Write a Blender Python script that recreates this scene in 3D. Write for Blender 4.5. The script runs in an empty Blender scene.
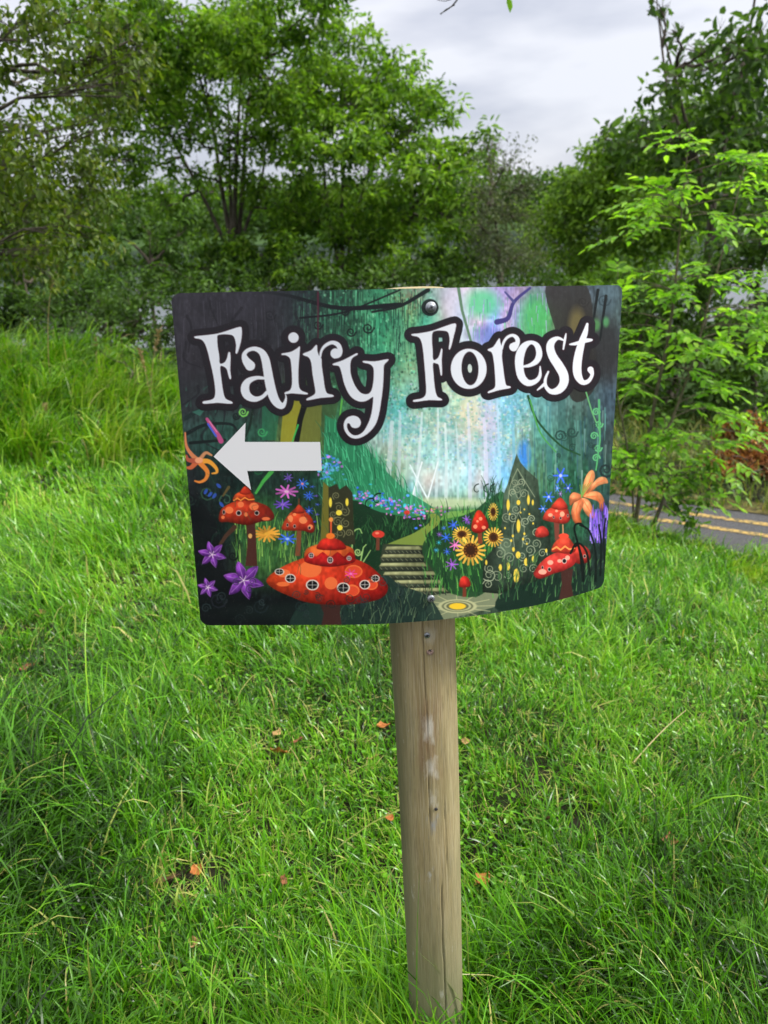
import bpy, math, numpy as np
from mathutils import Matrix, Vector
R = math.radians
rng = np.random.default_rng(7)
SC = bpy.context.scene
COL = SC.collection

# ------------------------------------------------------------------ camera
FPX, PITCH, ROLL, CAMH = 771.71, 0.3608, -0.05116, 1.33
cp, sp, cr, sr = math.cos(PITCH), math.sin(PITCH), math.cos(ROLL), math.sin(ROLL)
U0 = np.array([0, sp, cp]); R0 = np.array([1., 0, 0]); F0 = np.array([0, cp, -sp])
rt = cr*R0 + sr*U0; up = -sr*R0 + cr*U0
cd = bpy.data.cameras.new('camera'); cam = bpy.data.objects.new('camera', cd); COL.objects.link(cam)
M = Matrix(((rt[0], up[0], -F0[0], 0), (rt[1], up[1], -F0[1], 0), (rt[2], up[2], -F0[2], CAMH), (0, 0, 0, 1)))
cam.matrix_world = M
cd.sensor_fit = 'VERTICAL'; cd.sensor_height = 36; cd.sensor_width = 27
cd.lens = FPX/1024*36; cd.clip_start = .05; cd.clip_end = 2000
cd.dof.use_dof = True; cd.dof.focus_distance = 1.12; cd.dof.aperture_fstop = 7.0
SC.camera = cam
SC.render.resolution_x, SC.render.resolution_y = 768, 1024

# ------------------------------------------------------------------ world, sun, exposure
SUN_EL, SUN_AZ = R(42), R(92)      # azimuth clockwise from +Y
w = bpy.data.worlds.new('World'); SC.world = w; w.use_nodes = True
nt = w.node_tree; nt.nodes.clear()
def N(nt, t, **k):
    n = nt.nodes.new(t)
    for a, b in k.items(): setattr(n, a, b)
    return n
def setin(n, **k):
    for a, b in k.items():
        n.inputs[a.replace('_', ' ')].default_value = b
out = N(nt, 'ShaderNodeOutputWorld'); bg = N(nt, 'ShaderNodeBackground'); bg.inputs[1].default_value = .12
sky = N(nt, 'ShaderNodeTexSky', sky_type='NISHITA', sun_disc=False, sun_elevation=SUN_EL, sun_rotation=SUN_AZ)
tc = N(nt, 'ShaderNodeTexCoord'); sep = N(nt, 'ShaderNodeSeparateXYZ')
nt.links.new(tc.outputs['Generated'], sep.inputs[0])
# overcast: cloud luminance rises towards the zenith
gr = N(nt, 'ShaderNodeMapRange'); setin(gr, From_Min=0., From_Max=1., To_Min=1.95, To_Max=8.0); gr.clamp = True
zc = N(nt, 'ShaderNodeMath', operation='MAXIMUM'); zc.inputs[1].default_value = 0.; nt.links.new(sep.outputs[2], zc.inputs[0])
zp = N(nt, 'ShaderNodeMath', operation='POWER'); zp.inputs[1].default_value = 2.1; nt.links.new(zc.outputs[0], zp.inputs[0])
nt.links.new(zp.outputs[0], gr.inputs[0])
mp = N(nt, 'ShaderNodeMapping'); mp.inputs['Scale'].default_value = (2.6, 2.2, 8.5); mp.inputs['Rotation'].default_value = (0.1, .25, .4)
nt.links.new(tc.outputs['Generated'], mp.inputs[0])
nz = N(nt, 'ShaderNodeTexNoise'); setin(nz, Scale=1.9, Detail=4., Roughness=.48); nt.links.new(mp.outputs[0], nz.inputs['Vector'])
cr1 = N(nt, 'ShaderNodeValToRGB'); cr1.color_ramp.elements[0].position = .36; cr1.color_ramp.elements[1].position = .60
cr1.color_ramp.elements[0].color = (.80, .82, .88, 1); cr1.color_ramp.elements[1].color = (1.16, 1.16, 1.16, 1)
nt.links.new(nz.outputs['Fac'], cr1.inputs[0])
vm = N(nt, 'ShaderNodeVectorMath', operation='SCALE'); tn_ = N(nt, 'ShaderNodeMixRGB'); tn_.inputs[1].default_value = (1.01, 1.02, 1.13, 1); tn_.inputs[2].default_value = (1.06, 1.02, .92, 1); nt.links.new(zc.outputs[0], tn_.inputs[0])
tm_ = N(nt, 'ShaderNodeMixRGB', blend_type='MULTIPLY'); tm_.inputs[0].default_value = 1; nt.links.new(cr1.outputs[0], tm_.inputs[1]); nt.links.new(tn_.outputs[0], tm_.inputs[2])
nt.links.new(tm_.outputs[0], vm.inputs[0]); nt.links.new(gr.outputs[0], vm.inputs['Scale'])
mx = N(nt, 'ShaderNodeMixRGB'); mx.inputs[0].default_value = .93
nt.links.new(sky.outputs[0], mx.inputs[1]); nt.links.new(vm.outputs[0], mx.inputs[2])
nt.links.new(mx.outputs[0], bg.inputs[0]); nt.links.new(bg.outputs[0], out.inputs[0])
ld = bpy.data.lights.new('sun', 'SUN'); ld.energy = 1.5; ld.angle = R(10); ld.color = (1, .97, .92)
sun = bpy.data.objects.new('sun', ld); COL.objects.link(sun)
sd = Vector((math.sin(SUN_AZ)*math.cos(SUN_EL), math.cos(SUN_AZ)*math.cos(SUN_EL), math.sin(SUN_EL)))
sun.rotation_euler = sd.to_track_quat('Z', 'Y').to_euler(); sun.location = (3, 0, 8)
vs = SC.view_settings; vs.view_transform = 'Standard'; vs.look = 'None'; vs.gamma = 1; vs.exposure = 1.58; vs.use_curve_mapping = False

# ------------------------------------------------------------------ helpers
def proj(P):
    P = np.atleast_2d(P) - np.array([0, 0, CAMH])
    x, y, z = P @ rt, P @ up, P @ F0
    return np.stack([384+FPX*x/z, 512-FPX*y/z], 1)
def ray(px, py):
    d = F0*FPX + rt*(px-384) - up*(py-512)
    return d/d[1]
def at(px, py, Y):
    return np.array([0, 0, CAMH]) + ray(px, py)*Y
def ss(a, b, x):
    t = np.clip((x-a)/(b-a), 0, 1); return t*t*(3-2*t)
def mat(name, rough=.6, spec=.5):
    m = bpy.data.materials.new(name); m.use_nodes = True
    b = m.node_tree.nodes['Principled BSDF']; b.inputs['Roughness'].default_value = rough
    b.inputs['Specular IOR Level'].default_value = spec
    return m, m.node_tree, b
def tag(o, label=None, cat=None, group=None, kind=None):
    for k, v in (('label', label), ('category', cat), ('group', group), ('kind', kind)):
        if v: o[k] = v
    return o
def link(name, me, mats, parent=None):
    o = bpy.data.objects.new(name, me); COL.objects.link(o)
    for m in (mats if isinstance(mats, (list, tuple)) else [mats]): me.materials.append(m)
    if parent: o.parent = parent
    return o
def empty(name, loc):
    o = bpy.data.objects.new(name, None); COL.objects.link(o); o.location = loc; o.empty_display_size = .1
    return o
def quads(name, V, Q, mats, parent=None, tint=None, smooth=True, mi=None, off=None):
    """fast mesh of quads; off = parent's location so that vertices stay in world space"""
    V = np.asarray(V, np.float32).reshape(-1, 3)
    if parent is not None and off is None: off = np.array(parent.location)
    if off is not None: V = V - np.asarray(off, np.float32)
    Q = np.asarray(Q, np.int32).reshape(-1, 4)
    me = bpy.data.meshes.new(name)
    me.vertices.add(len(V)); me.vertices.foreach_set('co', V.ravel())
    me.loops.add(len(Q)*4); me.loops.foreach_set('vertex_index', Q.ravel())
    me.polygons.add(len(Q)); me.polygons.foreach_set('loop_start', np.arange(0, len(Q)*4, 4, dtype=np.int32))
    if mi is not None: me.polygons.foreach_set('material_index', np.asarray(mi, np.int32))
    me.update(calc_edges=True)
    me.polygons.foreach_set('use_smooth', np.full(len(Q), smooth))
    if tint is not None:
        a = me.color_attributes.new('tint', 'FLOAT_COLOR', 'POINT')
        T = np.ones((len(V), 4), np.float32); T[:, :tint.shape[1]] = tint; a.data.foreach_set('color', T.ravel())
    return link(name, me, mats, parent)
def tube(path, rad, n=7):
    """-> V,Q for a swept tube"""
    P = np.asarray(path, float); k = len(P); rad = np.broadcast_to(rad, k)
    T = np.gradient(P, axis=0); T /= np.linalg.norm(T, axis=1)[:, None]+1e-9
    a = np.where(np.abs(T[:, 2:3]) > .9, np.array([[1., 0, 0]]), np.array([[0, 0, 1.]]))
    a = np.broadcast_to(a[0], T.shape)
    B = np.cross(T, a); B /= np.linalg.norm(B, axis=1)[:, None]+1e-9; C = np.cross(T, B)
    th = np.linspace(0, 2*np.pi, n, endpoint=False)
    V = P[:, None] + rad[:, None, None]*(np.cos(th)[None, :, None]*B[:, None] + np.sin(th)[None, :, None]*C[:, None])
    i = np.arange(k-1)[:, None]*n; j = np.arange(n)[None]; j2 = (j+1) % n
    Q = np.stack([i+j, i+j2, i+n+j2, i+n+j], -1).reshape(-1, 4)
    return V.reshape(-1, 3), Q
class Acc:
    def __init__(s): s.V = []; s.Q = []; s.T = []; s.n = 0
    def add(s, V, Q, T=None):
        V = np.asarray(V).reshape(-1, 3); s.V.append(V); s.Q.append(np.asarray(Q).reshape(-1, 4)+s.n); s.n += len(V)
        if T is not None: s.T.append(T)
    def out(s): return np.concatenate(s.V), np.concatenate(s.Q), (np.concatenate(s.T) if s.T else None)
def nrm(a): return a/(np.linalg.norm(a, axis=-1, keepdims=True)+1e-9)
def leaves(P, D, Nn, L, W, fold=.25, droop=.15):
    """6-vertex folded leaves; P base, D direction, Nn normal (n,3); L,W (n,)"""
    D = nrm(D); S = nrm(np.cross(Nn, D)); Nn = np.cross(D, S)
    L = L[:, None]; W = W[:, None]
    b = P; t = P + D*L - Nn*L*droop
    m1 = P + D*L*.3; m2 = P + D*L*.7 - Nn*L*droop*.4
    l1 = m1 + S*W*.46 + Nn*W*fold; l2 = m2 + S*W*.38 + Nn*W*fold
    r1 = m1 - S*W*.46 + Nn*W*fold; r2 = m2 - S*W*.38 + Nn*W*fold
    V = np.stack([b, l1, l2, t, r2, r1], 1)
    i = np.arange(len(P))[:, None]*6
    Q = np.concatenate([i+np.array([[0, 3, 2, 1]]), i+np.array([[0, 5, 4, 3]])], 1).reshape(-1, 4)
    return V.reshape(-1, 3), Q
def bez(p0, p1, p2, k):
    t = np.linspace(0, 1, k)[:, None]
    return (1-t)**2*p0 + 2*t*(1-t)*p1 + t*t*p2

# ------------------------------------------------------------------ materials
def leaf_mat(name, cols, trans=.35, rough=.45, spec=.4, var=.5):
    """cols: dark, mid, light by the leaf's own random tint"""
    m, t, b = mat(name, rough, spec)
    a = N(t, 'ShaderNodeAttribute', attribute_name='tint'); s = N(t, 'ShaderNodeSeparateColor'); t.links.new(a.outputs['Color'], s.inputs[0])
    r = N(t, 'ShaderNodeValToRGB'); e = r.color_ramp.elements
    e[0].position = .0; e[1].position = 1.; e[0].color = (*cols[0], 1); e[1].color = (*cols[-1], 1)
    for i, c in enumerate(cols[1:-1]):
        q = e.new((i+1)/(len(cols)-1)); q.color = (*c, 1)
    t.links.new(s.outputs[0], r.inputs[0])
    hs = N(t, 'ShaderNodeHueSaturation')
    mr = N(t, 'ShaderNodeMapRange'); setin(mr, From_Min=0., From_Max=1., To_Min=1-var*.5, To_Max=1+var*.5)
    t.links.new(s.outputs[1], mr.inputs[0]); t.links.new(mr.outputs[0], hs.inputs['Value']); t.links.new(r.outputs[0], hs.inputs['Color'])
    t.links.new(hs.outputs[0], b.inputs['Base Color'])
    tr = N(t, 'ShaderNodeBsdfTranslucent')
    g = N(t, 'ShaderNodeMixRGB', blend_type='MULTIPLY'); g.inputs[0].default_value = 1; g.inputs[2].default_value = (1.5, 1.6, .7, 1)
    t.links.new(hs.outputs[0], g.inputs[1]); t.links.new(g.outputs[0], tr.inputs[0])
    mxs = N(t, 'ShaderNodeMixShader'); mxs.inputs[0].default_value = trans
    t.links.new(b.outputs[0], mxs.inputs[1]); t.links.new(tr.outputs[0], mxs.inputs[2])
    t.links.new(mxs.outputs[0], t.nodes['Material Output'].inputs[0])
    return m
def noise_mat(name, c1, c2, scale, rough=.8, bump=.3, stretch=(1, 1, 1), spec=.3, detail=6., lo=.35, hi=.65):
    m, t, b = mat(name, rough, spec)
    tc = N(t, 'ShaderNodeTexCoord'); mp = N(t, 'ShaderNodeMapping'); mp.inputs['Scale'].default_value = stretch
    t.links.new(tc.outputs['Object'], mp.inputs[0])
    n = N(t, 'ShaderNodeTexNoise'); setin(n, Scale=float(scale), Detail=detail, Roughness=.6); t.links.new(mp.outputs[0], n.inputs['Vector'])
    r = N(t, 'ShaderNodeValToRGB'); r.color_ramp.elements[0].position = lo; r.color_ramp.elements[1].position = hi
    r.color_ramp.elements[0].color = (*c1, 1); r.color_ramp.elements[1].color = (*c2, 1)
    t.links.new(n.outputs['Fac'], r.inputs[0]); t.links.new(r.outputs[0], b.inputs['Base Color'])
    bp = N(t, 'ShaderNodeBump'); bp.inputs['Strength'].default_value = bump; bp.inputs['Distance'].default_value = .02
    t.links.new(n.outputs['Fac'], bp.inputs['Height']); t.links.new(bp.outputs[0], b.inputs['Normal'])
    return m
M_grass = leaf_mat('grass_blade', [(.014, .04, .005), (.045, .15, .006), (.095, .29, .007), (.19, .40, .014), (.42, .36, .13)], .30, .30, .34, .7)
M_tall = leaf_mat('tall_grass_blade', [(.018, .055, .006), (.06, .18, .007), (.13, .31, .010), (.23, .39, .02), (.38, .32, .14)], .32, .34, .34, .7)
M_verge = leaf_mat('verge_grass', [(.05, .10, .015), (.12, .19, .025), (.28, .24, .05)], .3)
M_ash = leaf_mat('ash_leaf', [(.03, .075, .010), (.08, .18, .014), (.16, .29, .022), (.26, .40, .05)], .42, .5, .25, .8)
M_oak = leaf_mat('dark_leaf', [(.025, .06, .015), (.055, .12, .018), (.10, .185, .03)], .36, .5, .25, .6)
M_birch = leaf_mat('birch_leaf', [(.03, .06, .008), (.075, .13, .010), (.15, .19, .02)], .4, .45, .3, .6)
M_bush = leaf_mat('bush_leaf', [(.04, .10, .012), (.085, .19, .016), (.15, .27, .03)], .4, .5, .25, .6)
M_hill = leaf_mat('hill_leaf', [(.05, .11, .015), (.11, .21, .022), (.19, .30, .04)], .42, .5, .2, .7)
M_hedge = leaf_mat('hedge_leaf', [(.018, .045, .010), (.048, .105, .015), (.09, .17, .025)], .3, .5, .2, .6)
M_grey = leaf_mat('willow_leaf', [(.05, .075, .035), (.08, .11, .05), (.12, .15, .07)], .3, .5, .3)
M_sap = leaf_mat('sapling_leaf', [(.06, .16, .012), (.14, .33, .02), (.23, .44, .035), (.34, .52, .07)], .52, .42, .28, .6)
M_bark = noise_mat('bark', (.035, .028, .02), (.11, .095, .07), 14, .9, .6, (1, 1, .25))
M_twig = noise_mat('young_bark', (.06, .05, .03), (.14, .12, .075), 20, .8, .3)
M_dead = leaf_mat('dead_leaf', [(.12, .045, .02), (.3, .11, .03), (.42, .2, .06), (.45, .33, .15)], .2, .6, .3)

# ------------------------------------------------------------------ terrain
def bumps(x, y, f, seed):
    r = np.random.default_rng(seed); z = 0
    for i in range(6):
        a, b, c = r.uniform(-1, 1, 3); z = z + np.sin(f*(a*x+b*y)*2.2+c*6.28)
    return z/6
def gz(x, y):
    x = np.asarray(x, float); y = np.asarray(y, float)
    s = .545*x + .84*y
    z = -.45*ss(1.0, 4.6, s)*ss(-1.2, 1.2, x) - .10*ss(1.2, 2.4, x)*ss(2, 4, s)
    z = z + .04*ss(-.3, -2, x)
    z = z + ss(4.1, 5.6, y)*(-.04+.34*ss(-1.4, -2.9, x))*ss(.2, -1, x)
    z = z + .02*bumps(x, y, 3.2, 3) + .007*bumps(x, y, 14, 4)
    z = z - .09*ss(2.2, 1.0, y) - .07*ss(1.2, 2.2, x)*ss(3.2, 4.4, s)
    w_ = ss(4.5, 4.95, s)
    z = z*(1-w_) - 1.17*w_
    z = z + ss(6.9, 7.5, s)*(.12+.04*bumps(x, y, 2, 5)) - 3.2*ss(19, 24, y+.1*x) + 5.0*ss(150, 185, y)
    return z
def grid_axis(fine, step, far, n):
    a = np.arange(-fine, fine+step/2, step); g = fine*(far/fine)**(np.arange(1, n+1)/n)
    return np.concatenate([-g[::-1], a, g])
gx = grid_axis(9, .06, 900, 22); gy = grid_axis(9, .06, 900, 22)
X, Y = np.meshgrid(gx, gy, indexing='ij'); Z = gz(X, Y)
nx, ny = X.shape; idx = np.arange(nx*ny).reshape(nx, ny)
Q = np.stack([idx[:-1, :-1], idx[1:, :-1], idx[1:, 1:], idx[:-1, 1:]], -1)
m, t, b = mat('soil', .95, .2)
tcn = N(t, 'ShaderNodeTexCoord'); n1 = N(t, 'ShaderNodeTexNoise'); setin(n1, Scale=9., Detail=8., Roughness=.7); t.links.new(tcn.outputs['Object'], n1.inputs['Vector'])
r1 = N(t, 'ShaderNodeValToRGB'); e = r1.color_ramp.elements; e[0].position = .3; e[1].position = .7
e[0].color = (.010, .012, .006, 1); e[1].color = (.022, .04, .009, 1); q = e.new(.5); q.color = (.02, .018, .009, 1)
t.links.new(n1.outputs[0], r1.inputs[0]); spz = N(t, 'ShaderNodeSeparateXYZ'); t.links.new(tcn.outputs['Object'], spz.inputs[0])
dt_ = N(t, 'ShaderNodeMapRange'); setin(dt_, From_Min=7.5, From_Max=10.); t.links.new(spz.outputs[1], dt_.inputs[0])
n2 = N(t, 'ShaderNodeTexNoise'); setin(n2, Scale=1.4, Detail=8., Roughness=.7); t.links.new(tcn.outputs['Object'], n2.inputs['Vector'])
r2 = N(t, 'ShaderNodeValToRGB'); r2.color_ramp.elements[0].position = .35; r2.color_ramp.elements[1].position = .65; r2.color_ramp.elements[0].color = (.012, .03, .008, 1); r2.color_ramp.elements[1].color = (.045, .10, .016, 1); t.links.new(n2.outputs[0], r2.inputs[0])
mg = N(t, 'ShaderNodeMixRGB'); t.links.new(dt_.outputs[0], mg.inputs[0]); t.links.new(r1.outputs[0], mg.inputs[1]); t.links.new(r2.outputs[0], mg.inputs[2]); t.links.new(mg.outputs[0], b.inputs['Base Color'])
bp = N(t, 'ShaderNodeBump'); bp.inputs['Distance'].default_value = .02; t.links.new(n1.outputs[0], bp.inputs['Height']); t.links.new(bp.outputs[0], b.inputs['Normal'])
g = quads('ground', np.stack([X, Y, Z], -1), Q, m); tag(g, kind='structure')

# road beyond the lawn, running away to the left; sv = distance across, tv = along
RD = np.array([.839, -.544]); RN = np.array([.545, .84]); RN = RN/np.linalg.norm(RN); 
def strip(name, s0, s1, z, material, t0=-60, t1=40, n=200):
    tt = np.linspace(t0, t1, n); V = []
    for s_ in (s0, s1):
        P = RN[None]*s_/1.0013 + RD[None]*tt[:, None]; V.append(np.column_stack([P, np.full(n, z)]))
    V = np.stack(V, 1).reshape(-1, 3); i = np.arange(n-1)[:, None]*2
    return quads(name, V, i+np.array([[0, 2, 3, 1]]), material)
M_asph = noise_mat('asphalt', (.035, .035, .038), (.085, .085, .09), 90, .75, .5, spec=.4)
M_yel = noise_mat('yellow_paint', (.09, .08, .05), (.50, .33, .09), 30, .7, .2, lo=.42, hi=.64)
M_verge_soil = noise_mat('leaf_litter', (.03, .03, .012), (.16, .13, .035), 25, .9, .8)
tag(strip('road', 5.02, 6.86, -1.15, M_asph), kind='structure')
tag(strip('road_line', 6.31, 6.38, -1.146, M_yel), kind='structure')
tag(strip('road_line', 6.56, 6.63, -1.146, M_yel), kind='structure')
tag(strip('verge', 6.82, 7.25, -1.142, M_verge_soil), kind='structure')

m, t, b = mat('added_lake_water', .12, .5); b.inputs['Base Color'].default_value = (.03, .04, .045, 1); b.inputs['IOR'].default_value = 1.33
nw = N(t, 'ShaderNodeTexNoise'); setin(nw, Scale=3., Detail=4.); bw = N(t, 'ShaderNodeBump'); bw.inputs['Strength'].default_value = .15; bw.inputs['Distance'].default_value = .05; t.links.new(nw.outputs[0], bw.inputs['Height']); t.links.new(bw.outputs[0], b.inputs['Normal'])
lx = np.linspace(-250, 250, 3); ly = np.array([15., 80, 184]); LX, LY = np.meshgrid(lx, ly, indexing='ij'); i_ = np.arange(9).reshape(3, 3)
tag(quads('added_lake', np.stack([LX, LY, 0*LX-1.9], -1), np.stack([i_[:-1, :-1], i_[1:, :-1], i_[1:, 1:], i_[:-1, 1:]], -1), m), kind='structure')  # added water: mirrors the sky to brighten the gaps under the trees
# ------------------------------------------------------------------ grass
def blades(P, L, W, az, lean, bend, rows=5):
    n = len(P); t = np.linspace(0, 1, rows)
    ang = lean[:, None] + bend[:, None]*t[None]**1.3
    ds = L[:, None]/(rows-1)
    h = np.concatenate([np.zeros((n, 1)), np.cumsum(np.sin(ang[:, :-1])*ds, 1)], 1)
    v = np.concatenate([np.zeros((n, 1)), np.cumsum(np.cos(ang[:, :-1])*ds, 1)], 1)
    d = np.stack([np.cos(az), np.sin(az)], 1)
    C = np.empty((n, rows, 3)); C[:, :, :2] = P[:, None, :2] + d[:, None]*h[:, :, None]; C[:, :, 2] = P[:, None, 2] + v
    tw = rng.uniform(-.9, .9, n)
    side = np.stack([-np.sin(az), np.cos(az), np.zeros(n)], 1)*np.cos(tw)[:, None] + np.stack([0*az, 0*az, np.ones(n)], 1)*np.sin(tw)[:, None]*.7
    wd = (W[:, None]*.5)*np.clip(1-t[None]**2.2, .06, 1)*(.65+.5*np.minimum(t[None]*3, 1))
    V = np.stack([C - side[:, None]*wd[:, :, None], C + side[:, None]*wd[:, :, None]], 2)
    i = (np.arange(n)*rows*2)[:, None, None]; j = (np.arange(rows-1)*2)[None, :, None]
    Q = (i + j + np.array([0, 1, 3, 2])[None, None]).reshape(-1, 4)
    return V.reshape(-1, 3), Q
def flow(x, y, seed=0):
    return 2.4*bumps(x, y, 1.6, 11+seed) + 2.6*bumps(x, y, 6.5, 12+seed) + 1.8*bumps(x, y, 17, 13+seed)
patch = at(178, 868, 1.0); kk = 1.33/(1.33-patch[2]); patch = (patch-np.array([0, 0, 1.33]))*kk   # bare thatch spot on the lawn
def rnd_unit(n):
    v = rng.normal(size=(n, 3)); return nrm(v)
def scatter(n_per, fn_in, box):
    n = int(n_per*(box[1]-box[0])*(box[3]-box[2])); x = rng.uniform(box[0], box[1], n); y = rng.uniform(box[2], box[3], n)
    k = fn_in(x, y); return x[k], y[k]
def in_view(x, y, m_=.35):
    return (np.abs(x) < .56*y+m_+.15)
acc = Acc()
def lawn(den, y0, y1, rows, wmul, box):
    x, y = scatter(den, lambda x, y: in_view(x, y) & (y >= y0) & (y < y1) & (.545*x+.84*y < 4.9) & ((x-.051)**2+(y-1.0)**2 > .044**2) , box)
    # gather part of the blades into tussocks
    nc = max(10, len(x)//45); ci = rng.integers(0, len(x), nc); cx, cy = x[ci], y[ci]
    pick = rng.random(len(x)) < .55; which = rng.integers(0, nc, len(x)); sc = rng.uniform(.012, .035, nc)[which]
    x = np.where(pick, cx[which]+rng.normal(0, 1, len(x))*sc, x); y = np.where(pick, cy[which]+rng.normal(0, 1, len(x))*sc, y)
    ok = (x-.051)**2+(y-1.0)**2 > .046**2; x, y, pick, which = x[ok], y[ok], pick[ok], which[ok]
    dpatch = np.hypot((x-patch[0])/.11, (y-patch[1])/.07); keep = rng.random(len(x)) < ss(.35, 1.25, dpatch+.25*bumps(x, y, 30, 2)); keep |= rng.random(len(x)) < .12; keep &= ~((bumps(x, y, 5.5, 55)+.5*bumps(x, y, 16, 56) > .62) & (rng.random(len(x)) < .6))
    x, y, pick, which = x[keep], y[keep], pick[keep], which[keep]; n = len(x)
    big = ss(-.2, .5, bumps(x, y, 2.2, 21)+.7*bumps(x, y, 7, 22))      # longer, shaggier areas
    left = ss(-.25, -.9, x)*ss(2.4, 1.2, y); post = np.exp(-(((x-.03)/.25)**2+((y-1.0)/.2)**2)); rt_ = ss(.1, .5, x)*ss(1.9, 1.1, y)
    L = (.026+.034*big+.05*left+.085*post+.03*rt_)*rng.lognormal(0, .45, n)*(1+.12*y)*(1-.45*ss(3.6, 4.4, .545*x+.84*y)*ss(.5, 1.5, x))
    cl = rng.uniform(.75, 1.35, nc)[which]; L = np.where(pick, L*cl, L)
    W = wmul*rng.uniform(.0015, .0044, n)*(1+.35*left+.2*post+.12*y)
    caz = rng.uniform(0, 6.28, nc)[which]
    az = flow(x, y) + 2.0 + rng.normal(0, 1.15, n); az = np.where(pick, .5*az+.5*caz+rng.normal(0, .6, n), az)
    lean = np.abs(rng.normal(.38, .38, n))+.15*big; bend = np.abs(rng.normal(1.15, .7, n))+.45*left
    z = gz(x, y)-.004
    V, Q = blades(np.column_stack([x, y, z]), L, W, az, lean, bend, rows)
    tn = .40 + .26*bumps(x, y, 2.6, 31) + .26*bumps(x, y, 9, 32) + rng.normal(0, .2, n) + .10*ss(1.4, 3.5, y)-.12*left
    tn = np.where(rng.random(n) < .035, rng.uniform(.85, 1, n), np.clip(tn, 0, .78))
    tn = np.where(dpatch[keep] < .9, np.where(rng.random(n) < .5, rng.uniform(.8, 1, n), tn), tn)
    T = np.stack([tn, rng.random(n)], 1).repeat(rows*2, 0)
    acc.add(V, Q, T)
lawn(30000, .55, 1.35, 5, 1.0, (-1.4, 1.4, .5, 1.35))
lawn(25000, 1.35, 2.2, 5, 1.05, (-1.9, 1.9, 1.35, 2.2))
lawn(15000, 2.2, 3.4, 4, 1.35, (-2.6, 2.6, 2.2, 3.4))
lawn(9000, 3.4, 6.2, 4, 1.9, (-4.2, 3.9, 3.4, 6.2))
# dead thatch strands lying low and tiny round weed leaves between the blades
x, y = scatter(1500, lambda x, y: in_view(x, y) & (.545*x+.84*y < 4.2) & ((x-.05)**2+(y-1.0)**2 > .055**2), (-2.4, 2.2, .6, 3.6)); n = len(x)
V, Q = blades(np.column_stack([x, y, gz(x, y)+.012]), rng.uniform(.02, .08, n), rng.uniform(.0012, .0026, n), rng.uniform(0, 6.28, n), rng.uniform(1.2, 1.7, n), rng.normal(0, .3, n), 4)
acc.add(V, Q, np.stack([rng.uniform(.82, 1, n), rng.uniform(0, 1, n)], 1).repeat(8, 0))
x, y = scatter(900, lambda x, y: in_view(x, y) & (bumps(x, y, 3.3, 77) > .12) & (.545*x+.84*y < 4.4) & ((x-.05)**2+(y-1.0)**2 > .06**2), (-2.4, 2.4, .6, 3.8)); n = len(x)
z = gz(x, y)+rng.uniform(.012, .045, n); V, Q = leaves(np.column_stack([x, y, z]), rnd_unit(n)*[1, 1, .3], rnd_unit(n)*.4+[0, 0, 1.], rng.uniform(.008, .02, n), rng.uniform(.007, .014, n), .1, .1)
acc.add(V, Q, np.stack([rng.uniform(.3, .7, n), rng.random(n)], 1).repeat(6, 0))
V, Q, T = acc.out()
tag(quads('lawn_grass', V, Q, M_grass, tint=T), 'short shaggy green lawn grass covering the slope', 'grass', kind='stuff')

# tall uncut grass: on the bank at the left and along the road edge at the right
acc = Acc()
def tall(n, cond, box, L0, L1, W0, seed, rows=6, tb=0.):
    x, y = scatter(n, cond, box)
    nc = max(6, len(x)//60); ci = rng.integers(0, len(x), nc); which = rng.integers(0, nc, len(x)); pick = rng.random(len(x)) < .8
    x = np.where(pick, x[ci][which]+rng.normal(0, .04, len(x)), x); y = np.where(pick, y[ci][which]+rng.normal(0, .05, len(x)), y)
    n = len(x)
    L = rng.uniform(L0, L1, n)*rng.uniform(.7, 1.25, nc)[which]
    az = flow(x, y, seed)*.5 + rng.normal(-.5, .9, n)
    V, Q = blades(np.column_stack([x, y, gz(x, y)-.01]), L, rng.uniform(.7, 1.5, n)*W0, az, np.abs(rng.normal(.15, .15, n)), np.abs(rng.normal(1.5, .6, n)), rows)
    tn = np.clip(rng.normal(0,.2,nc)[which]+.48+tb+.2*bumps(x, y, 4, 41+seed)+rng.normal(0, .14, n), 0, .8); tn = np.where(rng.random(n) < .05, rng.uniform(.85, 1, n), tn)
    acc.add(V, Q, np.stack([tn, rng.random(n)], 1).repeat(rows*2, 0))
bank = lambda x, y: (y > 4.25+.2*bumps(x, y, 3, 8)) & (x < -.9) & (.545*x+.84*y < 4.6) & (x > -.62*y-.6)
tall(1500, bank, (-5.2, -.9, 4.1, 6.9), .16, .44, .0105, 1)
tall(500, bank, (-5.2, -.9, 5.2, 6.9), .22, .42, .007, 3)
redge = lambda x, y: (.545*x+.84*y > 4.0) & (.545*x+.84*y < 4.6) & (x > .2) & (x < .6*y+.6)
tall(2200, redge, (.2, 4.2, 2.4, 5.6), .07, .17, .0055, 2)
V, Q, T = acc.out()
tag(quads('tall_grass', V, Q, M_tall, tint=T), 'tall uncut grass on the bank and at the lawn edge', 'grass', kind='stuff')
acc = Acc()
x, y = scatter(900, lambda x, y: (.545*x+.84*y > 6.85) & (.545*x+.84*y < 9.5) & (x > -.5*y-1) & (x < .62*y+.8), (-7, 8, 3, 14))
n = len(x); V, Q = blades(np.column_stack([x, y, gz(x, y)+.02]), rng.uniform(.05, .22, n), rng.uniform(.007, .014, n), rng.uniform(0, 6.28, n), np.abs(rng.normal(.4, .3, n)), np.abs(rng.normal(.9, .5, n)), 4)
acc.add(V, Q, np.stack([np.clip(rng.normal(.4, .3, n), 0, 1), rng.random(n)], 1).repeat(8, 0)); V, Q, T = acc.out()
tag(quads('verge_grass', V, Q, M_verge, tint=T), 'yellowish grass and weeds on the far road verge', 'verge grass', kind='stuff')

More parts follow.
